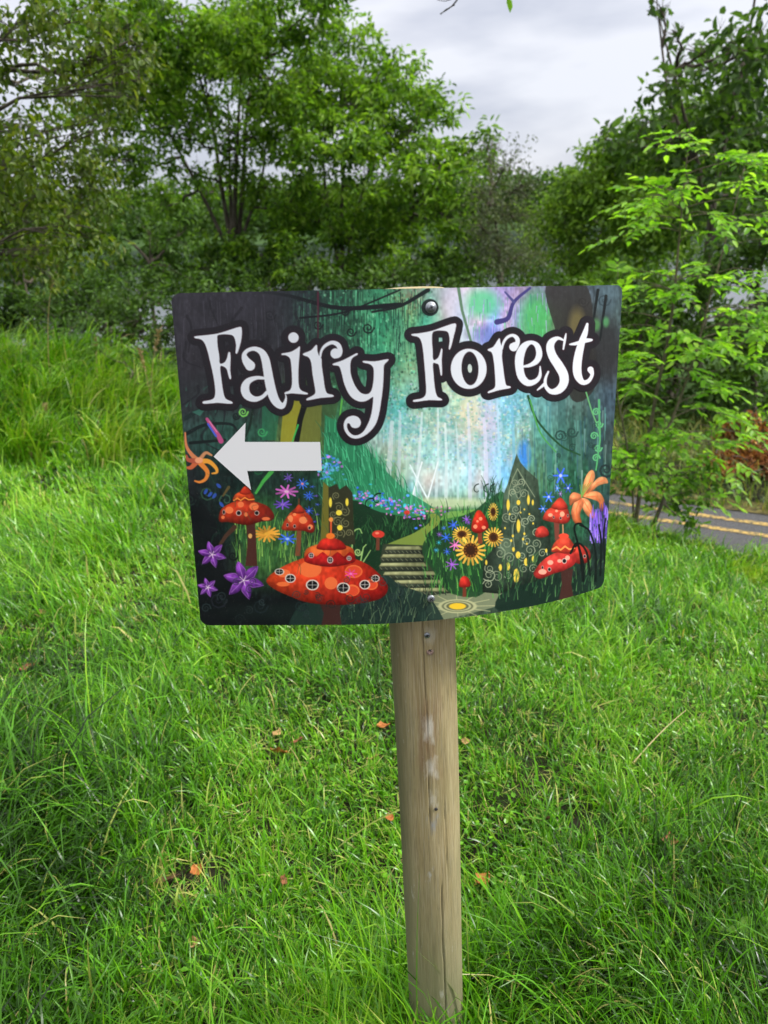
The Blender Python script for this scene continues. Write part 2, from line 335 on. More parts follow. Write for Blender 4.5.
# ------------------------------------------------------------------ trees
def rnd_unit(n):
    v = rng.normal(size=(n, 3)); return nrm(v)
def tree(name, label, cat, base, fork, lobes, d, r0, leaf, material, dens=2.4, clump=.30, flat=.6, group=None, bark=None, twigs=7, droop=.3, jit=.5, shell=.45, parts=('trunk', 'crown'), stems=None, limb_r=.42):
    """lobes: (px, py, rpx[, density]) at depth d -> world balls; the crown is leaf clumps on twigs reaching into them"""
    base = np.array([base[0], base[1], float(gz(base[0], base[1]))-.05]); fork = np.array(fork, float)
    root = empty(name, base); tag(root, label, cat, group)
    W_ = Acc(); Lf = Acc()
    k = 9; mid = (base+fork)/2 + rng.normal(0, .04, 3)*np.linalg.norm(fork-base)*np.array([1, 1, 0])
    P = bez(base, mid, fork, k); W_.add(*tube(P, np.linspace(r0*1.25, r0*.8, k), 9))
    tops = at(min(lobes, key=lambda l_: l_[1]+.6*abs(l_[0]-proj(fork)[0, 0]))[0], min(l_[1] for l_ in lobes)+12, d)
    lead = bez(fork, fork*.6+tops*.4+rng.normal(0, .05, 3)*np.linalg.norm(tops-fork), tops, 14); W_.add(*tube(lead, np.linspace(r0*.6, r0*.1, 14), 6))
    starts = np.vstack([P[5:], lead[:11]]+[np.asarray(s_[0])[:int(len(s_[0])*.75)] for s_ in (stems or []) if len(s_[0]) > 10])
    for lb in lobes:
        px, py, rp = lb[:3]; dm = lb[3] if len(lb) > 3 else 1.
        dd = d*(1+.12*jit*rng.uniform(-1, 1)*2); rad = rp/FPX*dd
        c = at(px, py, dd)
        lowk = starts[:, 2] < c[2]+.15*rad; cand = starts[lowk] if lowk.sum() > 2 else starts[:3]
        fs = cand[np.argmin(np.linalg.norm((cand-c)*[1, 1, .75], axis=1)+rng.uniform(0, .25, len(cand))*rad)]
        mid = fs*.5+c*.5 + np.array([0, 0, -.10*np.linalg.norm((c-fs)[:2])]) + rng.normal(0, .10, 3)*np.linalg.norm(c-fs)
        LP = bez(fs, mid, c, 10); LP[1:-1] += rng.normal(0, .02, (8, 3))*np.linalg.norm(c-fs)
        W_.add(*tube(LP, np.linspace(r0*limb_r, r0*.10, 10), 6))
        nt_ = int(twigs)
        ends = c + rnd_unit(nt_)*rad*(rng.uniform(.45, 1.0, (nt_, 1))**.6)*np.array([1, 1, .9])
        clumps = []
        for e_ in ends:
            st = LP[rng.integers(6, 10)]; mm = (st+e_)/2+rng.normal(0, .08, 3)*rad+np.array([0, 0, .1*rad])
            TP = bez(st, mm, e_, 6); W_.add(*tube(TP, np.linspace(r0*.09, r0*.025, 6), 4))
            clumps += [TP[3], TP[4], e_, e_+rng.normal(0, .2, 3)*rad]
            for _ in range(2):
                e2 = e_ + rnd_unit(1)[0]*rad*.35; W_.add(*tube(bez(TP[3], (TP[4]+e2)/2, e2, 4), np.linspace(r0*.04, r0*.015, 4), 3)); clumps.append(e2)
        clumps = np.array(clumps)
        area = np.pi*rad*rad; la = leaf[0]*leaf[1]*.62
        n = int(dens*dm*area/la)
        ci = rng.integers(0, len(clumps), n); cs = rng.uniform(.6, 1.3, len(clumps))[ci][:, None]*rad*clump
        off = rnd_unit(n)*(rng.random((n, 1))**.5)*cs*np.array([1, 1, flat])
        pos = clumps[ci]+off
        pos[:, 2] -= droop*np.abs(off[:, 0]**2+off[:, 1]**2)/(rad*clump+1e-6)
        D = nrm(off)*.7 + rnd_unit(n)*.8 + np.array([0, 0, -droop]); Nn = rnd_unit(n)*.75 + np.array([0, 0, 1.])
        L = leaf[0]*rng.uniform(.6, 1.3, n); Wd = leaf[1]*rng.uniform(.7, 1.25, n)
        V, Q = leaves(pos, D, Nn, L, Wd)
        ct = rng.normal(0, .16, len(clumps))[ci]
        T = np.stack([np.clip(.5+ct+rng.normal(0, .17, n)+rng.normal(0, .05), 0, 1), rng.random(n)], 1).repeat(6, 0)
        Lf.add(V, Q, T)
    for s_ in (stems or []):      # extra bare stems given as world polylines with radii
        W_.add(*tube(np.array(s_[0]), np.array(s_[1]), 6))
    V, Q, _ = W_.out(); quads(parts[0], V, Q, bark or M_bark, root)
    V, Q, T = Lf.out(); quads(parts[1], V, Q, material, root, tint=T)
    return root
def stem_px(pts, d, r0, r1, k=14):
    """smooth limb through pixels at depth d"""
    P = np.array([at(a, b_, d*(1+.01*i)) for i, (a, b_) in enumerate(pts)]); n = len(P)
    t = np.linspace(0, n-1, k); Q_ = np.stack([np.interp(t, np.arange(n), P[:, j]) for j in range(3)], 1)
    Q_[1:-1] = (Q_[:-2]+2*Q_[1:-1]+Q_[2:])/4
    return Q_, np.linspace(r0, r1, k)

D1 = 18.
b1 = at(232, 300, D1)
tree('ash_tree', 'tallest ash tree with several bare stems forking behind the upper left of the sign', 'tree', (b1[0], D1), at(234, 235, D1),
     [(118, 30, 52), (175, 12, 55), (245, 10, 58), (305, 5, 42), (350, 45, 30, .8), (140, 85, 48), (205, 70, 52, .9), (275, 70, 50), (100, 105, 36, .8), (165, 128, 34, .8),
      (280, 120, 42), (325, 85, 38), (225, 130, 24, .35), (205, 268, 36), (262, 255, 34), (160, 200, 34), (190, 170, 22, .4), (115, 160, 30), (236, 160, 24, .5), (268, 188, 26, .6), (292, 200, 26, .8), (215, 185, 18, .4)],
     D1, .11, (.15, .062), M_ash, dens=3.2, clump=.29, flat=.5, twigs=13, limb_r=.36,
     stems=[stem_px([(234, 260), (222, 190), (212, 120), (195, 60)], D1, .06, .02), stem_px([(236, 260), (243, 190), (246, 110), (262, 40)], D1, .065, .02),
            stem_px([(233, 260), (205, 200), (168, 130), (140, 90)], D1, .05, .02), stem_px([(238, 250), (262, 180), (268, 130)], D1, .045, .015), stem_px([(232, 250), (230, 180), (228, 100)], D1, .05, .02)])
D2 = 17.
b2 = at(345, 300, D2)
tree('ash_tree', 'round headed ash tree between the tallest ash and the thin twiggy tree', 'tree', (b2[0], D2), at(343, 262, D2),
     [(352, 105, 44), (395, 85, 34), (415, 125, 42), (318, 140, 36), (378, 165, 46), (328, 195, 38), (440, 165, 38), (470, 150, 28), (405, 215, 38), (352, 240, 36), (300, 225, 34), (455, 215, 30), (295, 265, 30), (425, 262, 28, .8), (385, 268, 26), (462, 268, 30)],
     D2, .10, (.145, .06), M_ash, dens=3.2, clump=.29, flat=.5, twigs=13,
     stems=[stem_px([(343, 290), (352, 230), (372, 160), (390, 120)], D2, .05, .015), stem_px([(343, 280), (328, 215), (322, 150)], D2, .06, .02), stem_px([(346, 270), (385, 240), (425, 180)], D2, .05, .015)])
D3 = 15.
b3 = at(500, 300, D3)
tree('willow_tree', 'thin grey green tree with fine bare twigs at its top beside the rounded hillside bush', 'tree', (b3[0], D3), at(500, 262, D3),
     [(505, 165, 26, .28), (522, 185, 20, .22), (490, 195, 26, .45), (512, 215, 26, .6), (495, 245, 26, 1.), (520, 255, 24, 1.), (480, 225, 20, .6), (488, 150, 14, .2)],
     D3, .07, (.07, .03), M_grey, dens=1.7, clump=.5, twigs=26, flat=1.)
D4 = 21.
b4 = at(590, 320, D4)
tree('rounded_bush_tree', 'rounded mid green tree mass sloping down from right to left under the open sky', 'tree', (b4[0], D4), at(590, 270, D4),
     [(545, 238, 30), (572, 212, 32), (600, 188, 34), (560, 262, 36), (600, 240, 44), (640, 210, 44), (532, 268, 24), (640, 265, 44), (625, 170, 26), (670, 180, 40), (690, 230, 40), (585, 280, 30), (660, 150, 34), (700, 130, 40), (740, 120, 40), (610, 165, 26), (740, 190, 44), (572, 196, 26), (612, 158, 28), (640, 136, 24)],
     D4, .10, (.15, .07), M_hill, dens=2.8, clump=.38, twigs=14, flat=.8)
D5 = 11.
b5 = at(700, 330, D5)
tree('sycamore_tree', 'dark leaved tall tree leaning right with loose ragged top above the young sapling', 'tree', (b5[0], D5), at(712, 215, D5),
     [(745, 50, 30, .8), (660, 8, 12, .6), (672, 30, 10, .5), (760, 80, 36), (715, 95, 36, .8), (680, 75, 22, .6), (672, 118, 34), (640, 130, 24, .8), (605, 140, 15, .7), (700, 140, 38), (745, 135, 38), (655, 160, 30), (740, 185, 36), (700, 190, 34), (770, 220, 34), (715, 45, 22, .7), (700, 70, 30, .8), (760, 30, 26, .8), (735, 110, 34), (660, 95, 20, .7), (625, 145, 20), (690, 50, 16, .5)],
     D5, .07, (.14, .08), M_oak, dens=1.9, clump=.40, twigs=9,
     stems=[stem_px([(712, 215), (722, 150), (740, 80), (752, 20), (760, -40)], D5, .04, .01), stem_px([(712, 215), (690, 150), (668, 100), (660, 30), (656, -5)], D5, .03, .006)])

# hedgerow trees and shrubs that close the view below the crowns
def shrub(lbl, lobes, d, material, leafsz=(.12, .06), dens=2.6, name='hedgerow_tree', group='hedgerow trees behind the sign', cat='tree', r0=.07, **k):
    cx = np.mean([l[0] for l in lobes]); b_ = at(cx, 300, d)
    gy_ = float(gz(b_[0], d)); top = min(l[1] for l in lobes)
    f_ = at(cx, max(l[1] for l in lobes), d); f_[2] = max(f_[2]*.6+gy_*.4, gy_+.3)
    tree(name, lbl, cat, (b_[0], d), f_, lobes, d, r0, leafsz, material, dens=dens, group=group, **k)
shrub('dark hedgerow tree at the far left edge above the grass bank', [(15, 285, 40), (50, 265, 40), (20, 240, 40), (70, 300, 34), (40, 320, 34), (0, 320, 40)], 11., M_hedge, (.08, .04), 1.9)
shrub('green hedgerow tree rising just left of the sign top corner', [(150, 232, 36), (120, 262, 38), (170, 265, 34), (110, 225, 26), (140, 300, 32, .8), (185, 300, 30, .8), (185, 230, 24)], 13., M_oak, (.09, .045), 1.8)
shrub('dark ragged shrub behind the top left corner of the sign', [(100, 305, 34), (75, 305, 34), (50, 325, 34), (110, 325, 34), (140, 320, 34), (172, 330, 32), (200, 310, 34), (75, 335, 26)], 9.5, M_hedge, (.07, .035), 1.7, name='hedgerow_shrub', cat='shrub', twigs=14)
shrub('dark hedgerow tree below the fork of the tallest ash', [(230, 290, 36), (270, 285, 36), (310, 290, 34), (250, 330, 40), (300, 330, 40)], 14., M_hedge, (.10, .05), 2.)
shrub('dark hedgerow tree behind the middle of the sign top', [(350, 290, 36), (390, 285, 36), (430, 290, 34), (360, 330, 40), (420, 330, 40)], 14.5, M_hedge, (.10, .05), 2.)
shrub('hedgerow tree below the thin twiggy tree', [(470, 285, 34), (510, 285, 34), (550, 292, 36), (490, 325, 40), (545, 330, 40)], 13., M_oak, (.10, .05), 1.7)
g2 = 'shrubs across the road behind the sapling'
shrub('dark shrub across the road at the right edge under the sycamore', [(750, 300, 44), (775, 350, 44), (735, 345, 40), (760, 400, 40), (725, 395, 36), (780, 430, 34), (745, 265, 34), (765, 235, 34), (710, 262, 30)], 9., M_hedge, (.08, .045), 2.2, 'roadside_shrub', g2, 'shrub', twigs=12)
shrub('shadowy shrub directly behind the sapling stems', [(690, 310, 42), (650, 300, 42), (690, 370, 44), (650, 360, 42), (700, 430, 38), (660, 425, 40)], 9.6, M_hedge, (.08, .045), 2.4, 'roadside_shrub', g2, 'shrub', twigs=12)
shrub('shrub partly hidden by the right edge of the sign', [(610, 300, 40), (600, 350, 42), (625, 410, 38), (590, 410, 40), (630, 450, 30), (628, 312, 34), (648, 330, 34), (655, 290, 34)], 10.2, M_bush, (.09, .05), 2.4, 'roadside_shrub', g2, 'shrub', twigs=12)
shrub('low dense weedy bush at the sapling foot drooping over the road edge', [(655, 475, 24), (690, 490, 26), (635, 455, 18), (705, 470, 16), (695, 518, 16), (665, 500, 18), (625, 480, 14)], 4.35, M_bush, (.05, .026), 1.7, 'verge_bush', None, 'bush', .012, twigs=9)
shrub('leafy bramble bush on the bank top against the left edge of the sign', [(120, 352, 14), (145, 360, 14), (165, 366, 14), (95, 345, 12)], 5.9, M_bush, (.05, .03), 1.2, 'bramble', None, 'bramble', .010, twigs=9)
shrub('low bright leafy bush on the verge right of the sapling foot', [(735, 425, 20), (755, 440, 20), (715, 440, 18), (700, 452, 14), (770, 420, 18)], 7.9, M_sap, (.07, .05), 1.3, 'verge_bush', None, 'bush', .015)
shrub('long low dark hedge closing the view under the two ash trees', [(200, 268, 26), (240, 262, 26), (285, 262, 26), (330, 266, 26), (375, 262, 26), (420, 264, 26), (465, 262, 24), (510, 262, 24), (160, 275, 28), (120, 285, 28)], 16.5, M_hedge, (.12, .06), 2.2, 'hedge', None, 'hedge')
# distant wood behind everything
Lf = Acc()
for i in range(70):
    px = -500+i*26; dd = rng.uniform(186, 215)
    c = at(px, 240, dd); rad = rng.uniform(5, 8.5); c[2] = 2.2; n = 1500
    p = c+rnd_unit(n)*rad*rng.random((n, 1))**.4*np.array([1.3, 1, 1.4])
    V, Q = leaves(p, rnd_unit(n), rnd_unit(n)+np.array([0, 0, .8]), rng.uniform(1., 1.8, n), rng.uniform(.6, 1., n))
    Lf.add(V, Q, np.stack([np.clip(rng.normal(.5, .2, n), 0, 1), rng.random(n)], 1).repeat(6, 0))
V, Q, T = Lf.out(); tag(quads('distant_woodland', V, Q, M_oak, tint=T), 'dark distant wood seen through the trunks', 'woodland', kind='stuff')

# birch leaning in from the left edge, small hanging leaves
D7 = 5.6
bx, by = -4.1, 5.3
tip = at(449, -6, 3.4)
limb = bez(np.array([-4.1, 5.2, 2.6]), np.array([-1.6, 3.6, 4.6]), tip+np.array([0, 0, .5]), 16)
tw = [stem_px([(466, -60), (462, -10), (455, 5), (440, 14)], 3.4, .005, .0016, 8), stem_px([(461, -6), (447, 2), (437, 0)], 3.4, .0018, .0009, 6), stem_px([(455, 5), (444, 10), (441, 15)], 3.4, .0015, .0008, 6)]
birch = tree('birch_tree', 'near birch with small drooping leaves reaching in from the upper left edge', 'tree', (bx, by), (-4.0, 5.4, 1.9),
     [(20, 18, 34, .55), (70, 22, 36, .8), (105, 60, 38, 1.1), (60, 75, 30, .5), (20, 85, 30, .25), (130, 40, 24, .8), (45, 130, 30, .5), (15, 160, 38, 1.2), (60, 170, 34, 1.2), (95, 190, 30, 1.1), (25, 215, 42, 1.4),
      (75, 225, 32, 1.2), (100, 130, 24, .5), (15, 130, 24, .4), (-30, 60, 40, .8), (-40, 160, 50, 1.2), (50, 258, 26, .8), (140, 80, 22, .8)],
     D7, .045, (.045, .03), M_birch, dens=2.1, clump=.45, twigs=12, droop=.8, flat=1., jit=.8,
     stems=[(limb, np.linspace(.04, .009, 16)), (bez(limb[-1], limb[-1]+np.array([.1, 0, -.1]), tw[0][0][0], 6), np.linspace(.009, .005, 6))]+tw)
lv = []
Pl = np.array([at(507, -2, 3.4), at(503, -8, 3.4), at(511, -10, 3.4)]); V, Q = leaves(Pl, np.array([[.1, 0, -.3], [-.8, 0, .1], [.8, 0, .1]]), np.array([[0, -.6, .8]]*3), np.array([.05, .05, .05]), np.array([.028]*3))
lp = bez(limb[-1], limb[-1]+np.array([.15, 0, .05]), at(507, -4, 3.4), 6)
Va, Qa = tube(lp, np.linspace(.003, .001, 6), 4)
quads('leaf_spray', V, Q, M_sap, birch, tint=np.full((len(V), 2), .5)); quads('twig', Va, Qa, M_twig, birch)

# young ash sapling at the lawn edge, compound leaves
sb = np.array([1.56, 4.46, 0.]); sb[2] = float(gz(sb[0], sb[1]))-.03
sap = empty('ash_sapling', sb); tag(sap, 'bright green young ash sapling standing by the road right of the sign', 'sapling')
DS = 4.5
def path_px(pts, d0): return np.array([at(a, b_, d0+dd_) for a, b_, dd_ in pts])
main = np.vstack([sb, path_px([(643, 470, 0), (648, 440, .02), (656, 395, .03), (667, 345, 0), (674, 300, -.03), (679, 240, 0), (684, 185, .03), (690, 128, .05)], DS)])
sec = np.vstack([main[1], path_px([(672, 420, .12), (694, 360, .2), (712, 290, .25), (734, 210, .3), (748, 150, .3)], DS)])
third = np.vstack([main[0]+[0, 0, .05], path_px([(632, 478, -.1), (626, 440, -.15), (618, 400, -.2), (612, 350, -.2)], DS)])
W_ = Acc(); W_.add(*tube(main, np.linspace(.016, .0025, len(main)), 8)); W_.add(*tube(sec, np.linspace(.011, .002, len(sec)), 6)); W_.add(*tube(third, np.linspace(.008, .002, len(third)), 6))
allst = np.vstack([np.stack([np.interp(np.linspace(0, len(s_)-1, 40), np.arange(len(s_)), s_[:, j]) for j in range(3)], 1) for s_ in (main, sec, third)])
span = {130: (668, 705), 150: (655, 760), 200: (618, 768), 250: (606, 780), 300: (600, 790), 350: (598, 745), 400: (592, 765), 440: (598, 765), 480: (610, 735), 505: (640, 722), 530: (668, 712)}
ys = np.array(sorted(span)); lo_ = np.array([span[v][0] for v in ys]); hi_ = np.array([span[v][1] for v in ys])
lp_, ld_, ln_ = [], [], []
def compound(p, d, L, npair=4):
    d = d/np.linalg.norm(d); side = np.cross(d, [0, 0, 1]); side /= np.linalg.norm(side)+1e-9; nn = np.cross(side, d)
    tt = np.linspace(0, 1, 6)[:, None]; R_ = p + d*L*tt + np.array([0, 0, -.28*L])*tt**2
    W_.add(*tube(R_, np.linspace(.0014, .0006, 6), 3))
    for i in range(npair):
        q_ = R_[0] + (R_[5]-R_[0])*(.25+.7*i/npair)+np.array([0, 0, .03*L])
        for s_ in (-1, 1):
            lp_.append(q_); ld_.append(side*s_*.8+d*.55+rng.normal(0, .12, 3)+[0, 0, -.15]); ln_.append(nn+rng.normal(0, .25, 3))
    lp_.append(R_[5]); ld_.append(d+[0, 0, -.4]); ln_.append(nn+rng.normal(0, .15, 3))
for i in range(115):
    py = rng.choice([rng.uniform(135, 520), rng.uniform(180, 480)]); a_, b_ = np.interp(py, ys, lo_), np.interp(py, ys, hi_)
    px = rng.uniform(a_, b_); tgt = at(px, py, DS+rng.uniform(-.35, .4))
    low = allst[allst[:, 2] < tgt[2]+.02] if (allst[:, 2] < tgt[2]+.02).sum() > 3 else allst[:5]
    st = low[np.argmin(np.linalg.norm((low-tgt)*[1, 1, .8], axis=1))]
    mm = (st+tgt)/2+np.array([0, 0, .06]); TP = bez(st, mm, tgt, 6); W_.add(*tube(TP, np.linspace(.0035, .0013, 6), 4))
    out_ = tgt-st; out_[2] *= .3; out_ = out_/(np.linalg.norm(out_)+1e-6)
    for k in range(rng.integers(2, 5)):
        dd_ = out_+rng.normal(0, .6, 3)*[1, 1, .4]; compound(TP[rng.integers(3, 6)], dd_, rng.uniform(.12, .21), rng.integers(3, 5))
V, Q, _ = W_.out(); quads('stem', V, Q, M_twig, sap)
lp_, ld_, ln_ = map(np.array, (lp_, ld_, ln_)); n = len(lp_)
V, Q = leaves(lp_, ld_, ln_, rng.uniform(.042, .075, n), rng.uniform(.022, .034, n), .12, .12)
quads('foliage', V, Q, M_sap, sap, tint=np.stack([np.clip(.5+rng.normal(0, .2, n), 0, 1), rng.random(n)], 1).repeat(6, 0))

# brush heap and dead bracken across the road
def heap(name, label, cat, px, py, d, n, size, h, material, lf, tw_n=60):
    c = at(px, py, d); c[2] = gz(c[0], c[1]); r = empty(name, c); tag(r, label, cat)
    a = rng.uniform(0, 6.28, n); q_ = np.sqrt(rng.random(n)); p = np.stack([c[0]+np.cos(a)*q_*size, c[1]+np.sin(a)*q_*size*.5, c[2]+h*(1-q_**2)*rng.uniform(.5, 1.05, n)*(.8+.3*np.sin(a*3))+.02], 1)
    V, Q = leaves(p, rnd_unit(n), rnd_unit(n)+[0, 0, .7], rng.uniform(.6, 1.4, n)*lf, rng.uniform(.3, .6, n)*lf)
    quads('dead_leaves', V, Q, material, r, tint=np.stack([np.clip(rng.normal(.3, .25, n), 0, 1), rng.random(n)], 1).repeat(6, 0))
    A = Acc()
    for i in range(tw_n):
        p0 = p[rng.integers(n)]; d_ = rnd_unit(1)[0]*[1, .6, .45]; A.add(*tube(bez(p0, p0+d_*.15+rng.normal(0, .03, 3), p0+d_*rng.uniform(.2, .45), 6), np.linspace(.008, .003, 6), 4))
    V, Q, _ = A.out(); quads('twigs', V, Q, M_bark, r)
heap('brush_heap', 'reddish brown heap of dead brush on the far verge of the road', 'brush heap', 752, 505, 6.9, 2600, .6, .22, M_dead, .06)
heap('dead_fern_clump', 'orange brown clump of withered fern above the brush heap', 'fern', 742, 468, 7.7, 900, .35, .34, M_dead, .07, 30)

# withered seed stalks standing above the bank, each its own thing
M_straw = leaf_mat('straw', [(.22, .15, .07), (.36, .27, .13), (.5, .4, .22)], .2)
def stalk(name, label, cat, group, px0, px1, py1, d, hd):
    top = at(px1, py1, d); x0 = at(px0, py1, d)[0]; base = np.array([x0, d-.05, float(gz(x0, d))-.02])
    r = empty(name, base); tag(r, label, cat, group)
    P = bez(base, np.array([base[0]*.8+top[0]*.2, d, (base[2]+top[2])*.62]), top, 12); V, Q = tube(P, np.linspace(.0035, .0016, 12), 5)
    quads('stalk', V, Q, M_straw, r, tint=np.full((len(V), 2), .4))
    n = 70; t_ = rng.uniform(.72, 1., n); q_ = np.stack([np.interp(t_, np.linspace(0, 1, 12), P[:, j]) for j in range(3)], 1)
    V, Q = leaves(q_, rnd_unit(n)*hd+[.2, 0, .5], rnd_unit(n), rng.uniform(.015, .035, n), rng.uniform(.005, .009, n))
    quads('seed_head', V, Q, M_straw, r, tint=np.stack([rng.random(n)*.7, rng.random(n)], 1).repeat(6, 0))
gs = 'withered stalks above the grass bank'
stalk('withered_stalk', 'longest pale withered stalk, arching in front of the far left tree', 'stalk', gs, 28, 58, 262, 5.9, .5)
stalk('withered_stalk', 'reddish withered stalk close to the upper left edge of the sign', 'stalk', gs, 138, 160, 328, 5.6, .6)
stalk('withered_stalk', 'short withered stalk left of the reddish one beside the sign', 'stalk', gs, 146, 138, 348, 5.4, .8)
stalk('withered_stalk', 'thin withered stalk in the middle of the bank top', 'stalk', gs, 90, 97, 338, 5.9, .6)
stalk('withered_stalk', 'brown withered stalk low in the bank grass, lowest of the stalks', 'stalk', gs, 46, 44, 405, 4.9, .8)

# ------------------------------------------------------------------ fallen leaves on the lawn
def ground_at(px, py):
    lo, hi = .4, 8.
    for _ in range(40):
        mid = (lo+hi)/2; p = at(px, py, mid)
        if p[2] > gz(p[0], p[1])+.024: lo = mid
        else: hi = mid
    return at(px, py, lo)
gl = 'fallen autumn leaves on the lawn'
FL = [(278, 752, .062, 0, 'orange fallen leaf standing on edge left of the post, brighter than the two by it'), (297, 741, .045, 1, 'brown fallen leaf just right of the bright upright orange leaf'), (277, 733, .04, 2, 'thin tan fallen leaf just above the bright upright orange leaf'),
      (383, 726, .05, 0, 'orange fallen leaf close to the left side of the post below the sign'), (372, 758, .04, 2, 'pale yellow fallen leaf near the left side of the post'), (194, 942, .035, 2, 'small tan fallen leaf in the lower left grass'),
      (197, 871, .045, 0, 'orange fallen leaf at the right end of the bare patch'), (165, 880, .06, 3, 'dark brown fallen leaf in the bare patch'), (43, 612, .05, 2, 'tan fallen leaf near the left edge below the bank'),
      (27, 668, .06, 1, 'brown fallen leaf at the far left edge of the lawn'), (60, 756, .04, 2, 'tan curled fallen leaf low at the left side'), (390, 818, .035, 0, 'orange fallen leaf touching the left side of the post halfway down'),
      (483, 879, .055, 0, 'big orange fallen leaf right of the post foot'), (670, 841, .06, 1, 'red brown crumpled fallen leaf far right in the lawn'), (587, 899, .055, 3, 'dark brown fallen leaf between the orange leaf and the right edge'),
      (545, 820, .04, 3, 'dull olive brown fallen leaf right of the middle of the post'), (283, 880, .035, 1, 'small brown fallen leaf in the grass left of the post foot'), (466, 741, .035, 2, 'yellowish fallen leaf close to the right side of the post')]
LC = [((.26, .075, .015), (.42, .16, .035)), ((.13, .045, .02), (.27, .10, .045)), ((.2, .12, .04), (.42, .27, .10)), ((.06, .035, .02), (.16, .08, .035))]
LM = [noise_mat('fallen_leaf', a, b_, 60, .6, .4) for a, b_ in LC]
for px, py, sz, ci, lb in FL:
    c = ground_at(px, py); nu, nv = 9, 7; u = np.linspace(0, 1, nu)[:, None]; v = np.linspace(-1, 1, nv)[None]
    wd = np.sin(np.pi*u**.8)*(.36+.05*np.sin(u*19))+.01
    a = rng.uniform(0, 6.28); curl = rng.uniform(.3, .8)
    Xl = (u-.5)+0*v; Yl = wd*v; Zl = curl*Yl**2*1.6+.45*(u-.5)**2+.06*np.sin(v*5+u*8)
    sz = sz*.82
    P = np.stack([Xl, Yl, Zl], -1).reshape(-1, 3)*sz
    Rm = np.array(Matrix.Rotation(a, 3, 'Z') @ Matrix.Rotation(rng.uniform(-.5, .5)+(1.1 if ci == 0 and px == 278 else .25), 3, 'X'))
    P = P@Rm.T + c
    ii = np.arange(nu*nv).reshape(nu, nv); Q = np.stack([ii[:-1, :-1], ii[1:, :-1], ii[1:, 1:], ii[:-1, 1:]], -1).reshape(-1, 4)
    st = np.array([[-.5, 0, .06], [-.62, .02, .08], [-.75, .03, .05]])*sz@Rm.T+c; V2, Q2 = tube(st, np.full(3, sz*.015), 4)
    A = Acc(); A.add(P, Q); A.add(V2, Q2); V, Q, _ = A.out()
    o = quads('fallen_leaf', V, Q, LM[ci], off=c); o.location = c; tag(o, lb, 'leaf', gl)
# broad-leaved weed and a long straw lying on the lawn
def rosette(px, py, nl, sz, lb):
    c = ground_at(px, py); n = nl; a = np.arange(n)*2.4+rng.uniform(0, 6)
    D = np.stack([np.cos(a), np.sin(a), .5+0*a], 1); V, Q = leaves(np.repeat(c[None], n, 0), D, np.stack([0*a, 0*a, 1+0*a], 1), rng.uniform(.7, 1.1, n)*sz, rng.uniform(.45, .6, n)*sz, .12, .3)
    o = quads('dock_plant', V, Q, M_sap, off=c, tint=np.full((len(V), 2), .45)); o.location = c; tag(o, lb, 'weed', 'broad leaved weeds in the lawn')
rosette(740, 932, 3, .05, 'round pale green weed leaf near the lower right edge')
rosette(122, 876, 4, .045, 'broad leaved green weed just left of the bare patch')
rosette(236, 598, 4, .05, 'broad leaved weed below the lower left corner of the sign')
p0, p1 = ground_at(634, 762), ground_at(684, 728); p1 = p1+[0, 0, .06]; V, Q = tube(bez(p0, (p0+p1)/2+[0, 0, .02], p1, 8), np.linspace(.0018, .0008, 8), 5)
o = quads('straw_stem', V, Q, M_straw, off=p0, tint=np.full((len(V), 2), .8)); o.location = p0; tag(o, 'long pale straw stem lying across the lawn right of the post', 'straw')

# ------------------------------------------------------------------ post
PX, PY, PR = .0488, 1.007, .049
ZT = 1.247
m, t, b = mat('weathered_wood', .8, .25)
tcn = N(t, 'ShaderNodeTexCoord'); sp_ = N(t, 'ShaderNodeSeparateXYZ'); t.links.new(tcn.outputs['Object'], sp_.inputs[0])
def tnoise(scale, st, detail=6., rough=.6):
    mp = N(t, 'ShaderNodeMapping'); mp.inputs['Scale'].default_value = st; t.links.new(tcn.outputs['Object'], mp.inputs[0])
    n = N(t, 'ShaderNodeTexNoise'); setin(n, Scale=float(scale), Detail=detail, Roughness=rough); t.links.new(mp.outputs[0], n.inputs['Vector']); return n.outputs['Fac']
def tramp(src, *st):
    r = N(t, 'ShaderNodeValToRGB'); e = r.color_ramp.elements; e[0].position, e[0].color = st[0][0], (*st[0][1], 1); e[1].position, e[1].color = st[-1][0], (*st[-1][1], 1)
    for p_, c_ in st[1:-1]: q = e.new(p_); q.color = (*c_, 1)
    t.links.new(src, r.inputs[0]); return r.outputs[0]
def tmix(f, a, b_, mode='MIX'):
    x_ = N(t, 'ShaderNodeMixRGB', blend_type=mode)
    for i, s_ in ((0, f), (1, a), (2, b_)):
        if isinstance(s_, (int, float)): x_.inputs[i].default_value = s_
        elif isinstance(s_, tuple): x_.inputs[i].default_value = (*s_, 1)
        else: t.links.new(s_, x_.inputs[i])
    return x_.outputs[0]
def tmath(op, a, b_=0.):
    x_ = N(t, 'ShaderNodeMath', operation=op)
    for i, s_ in ((0, a), (1, b_)):
        if isinstance(s_, (int, float)): x_.inputs[i].default_value = s_
        else: t.links.new(s_, x_.inputs[i])
    return x_.outputs[0]
grain = tnoise(45, (1, 1, .09)); fine = tnoise(330, (1, 1, .05), 5.); blot = tnoise(9, (1, 1, .5)); algae = tnoise(5, (1, 1, .35))
c = tramp(grain, (.30, (.24, .18, .085)), (.5, (.33, .262, .13)), (.68, (.43, .35, .19)))
c = tmix(tmath('MULTIPLY', tramp(fine, (.40, (1, 1, 1)), (.47, (0, 0, 0))), .45), c, (.16, .125, .07))
c = tmix(tmath('MULTIPLY', tramp(tnoise(700, (1, 1, .02), 2.), (.5, (0, 0, 0)), (.62, (1, 1, 1))), .35), c, (.55, .48, .33))
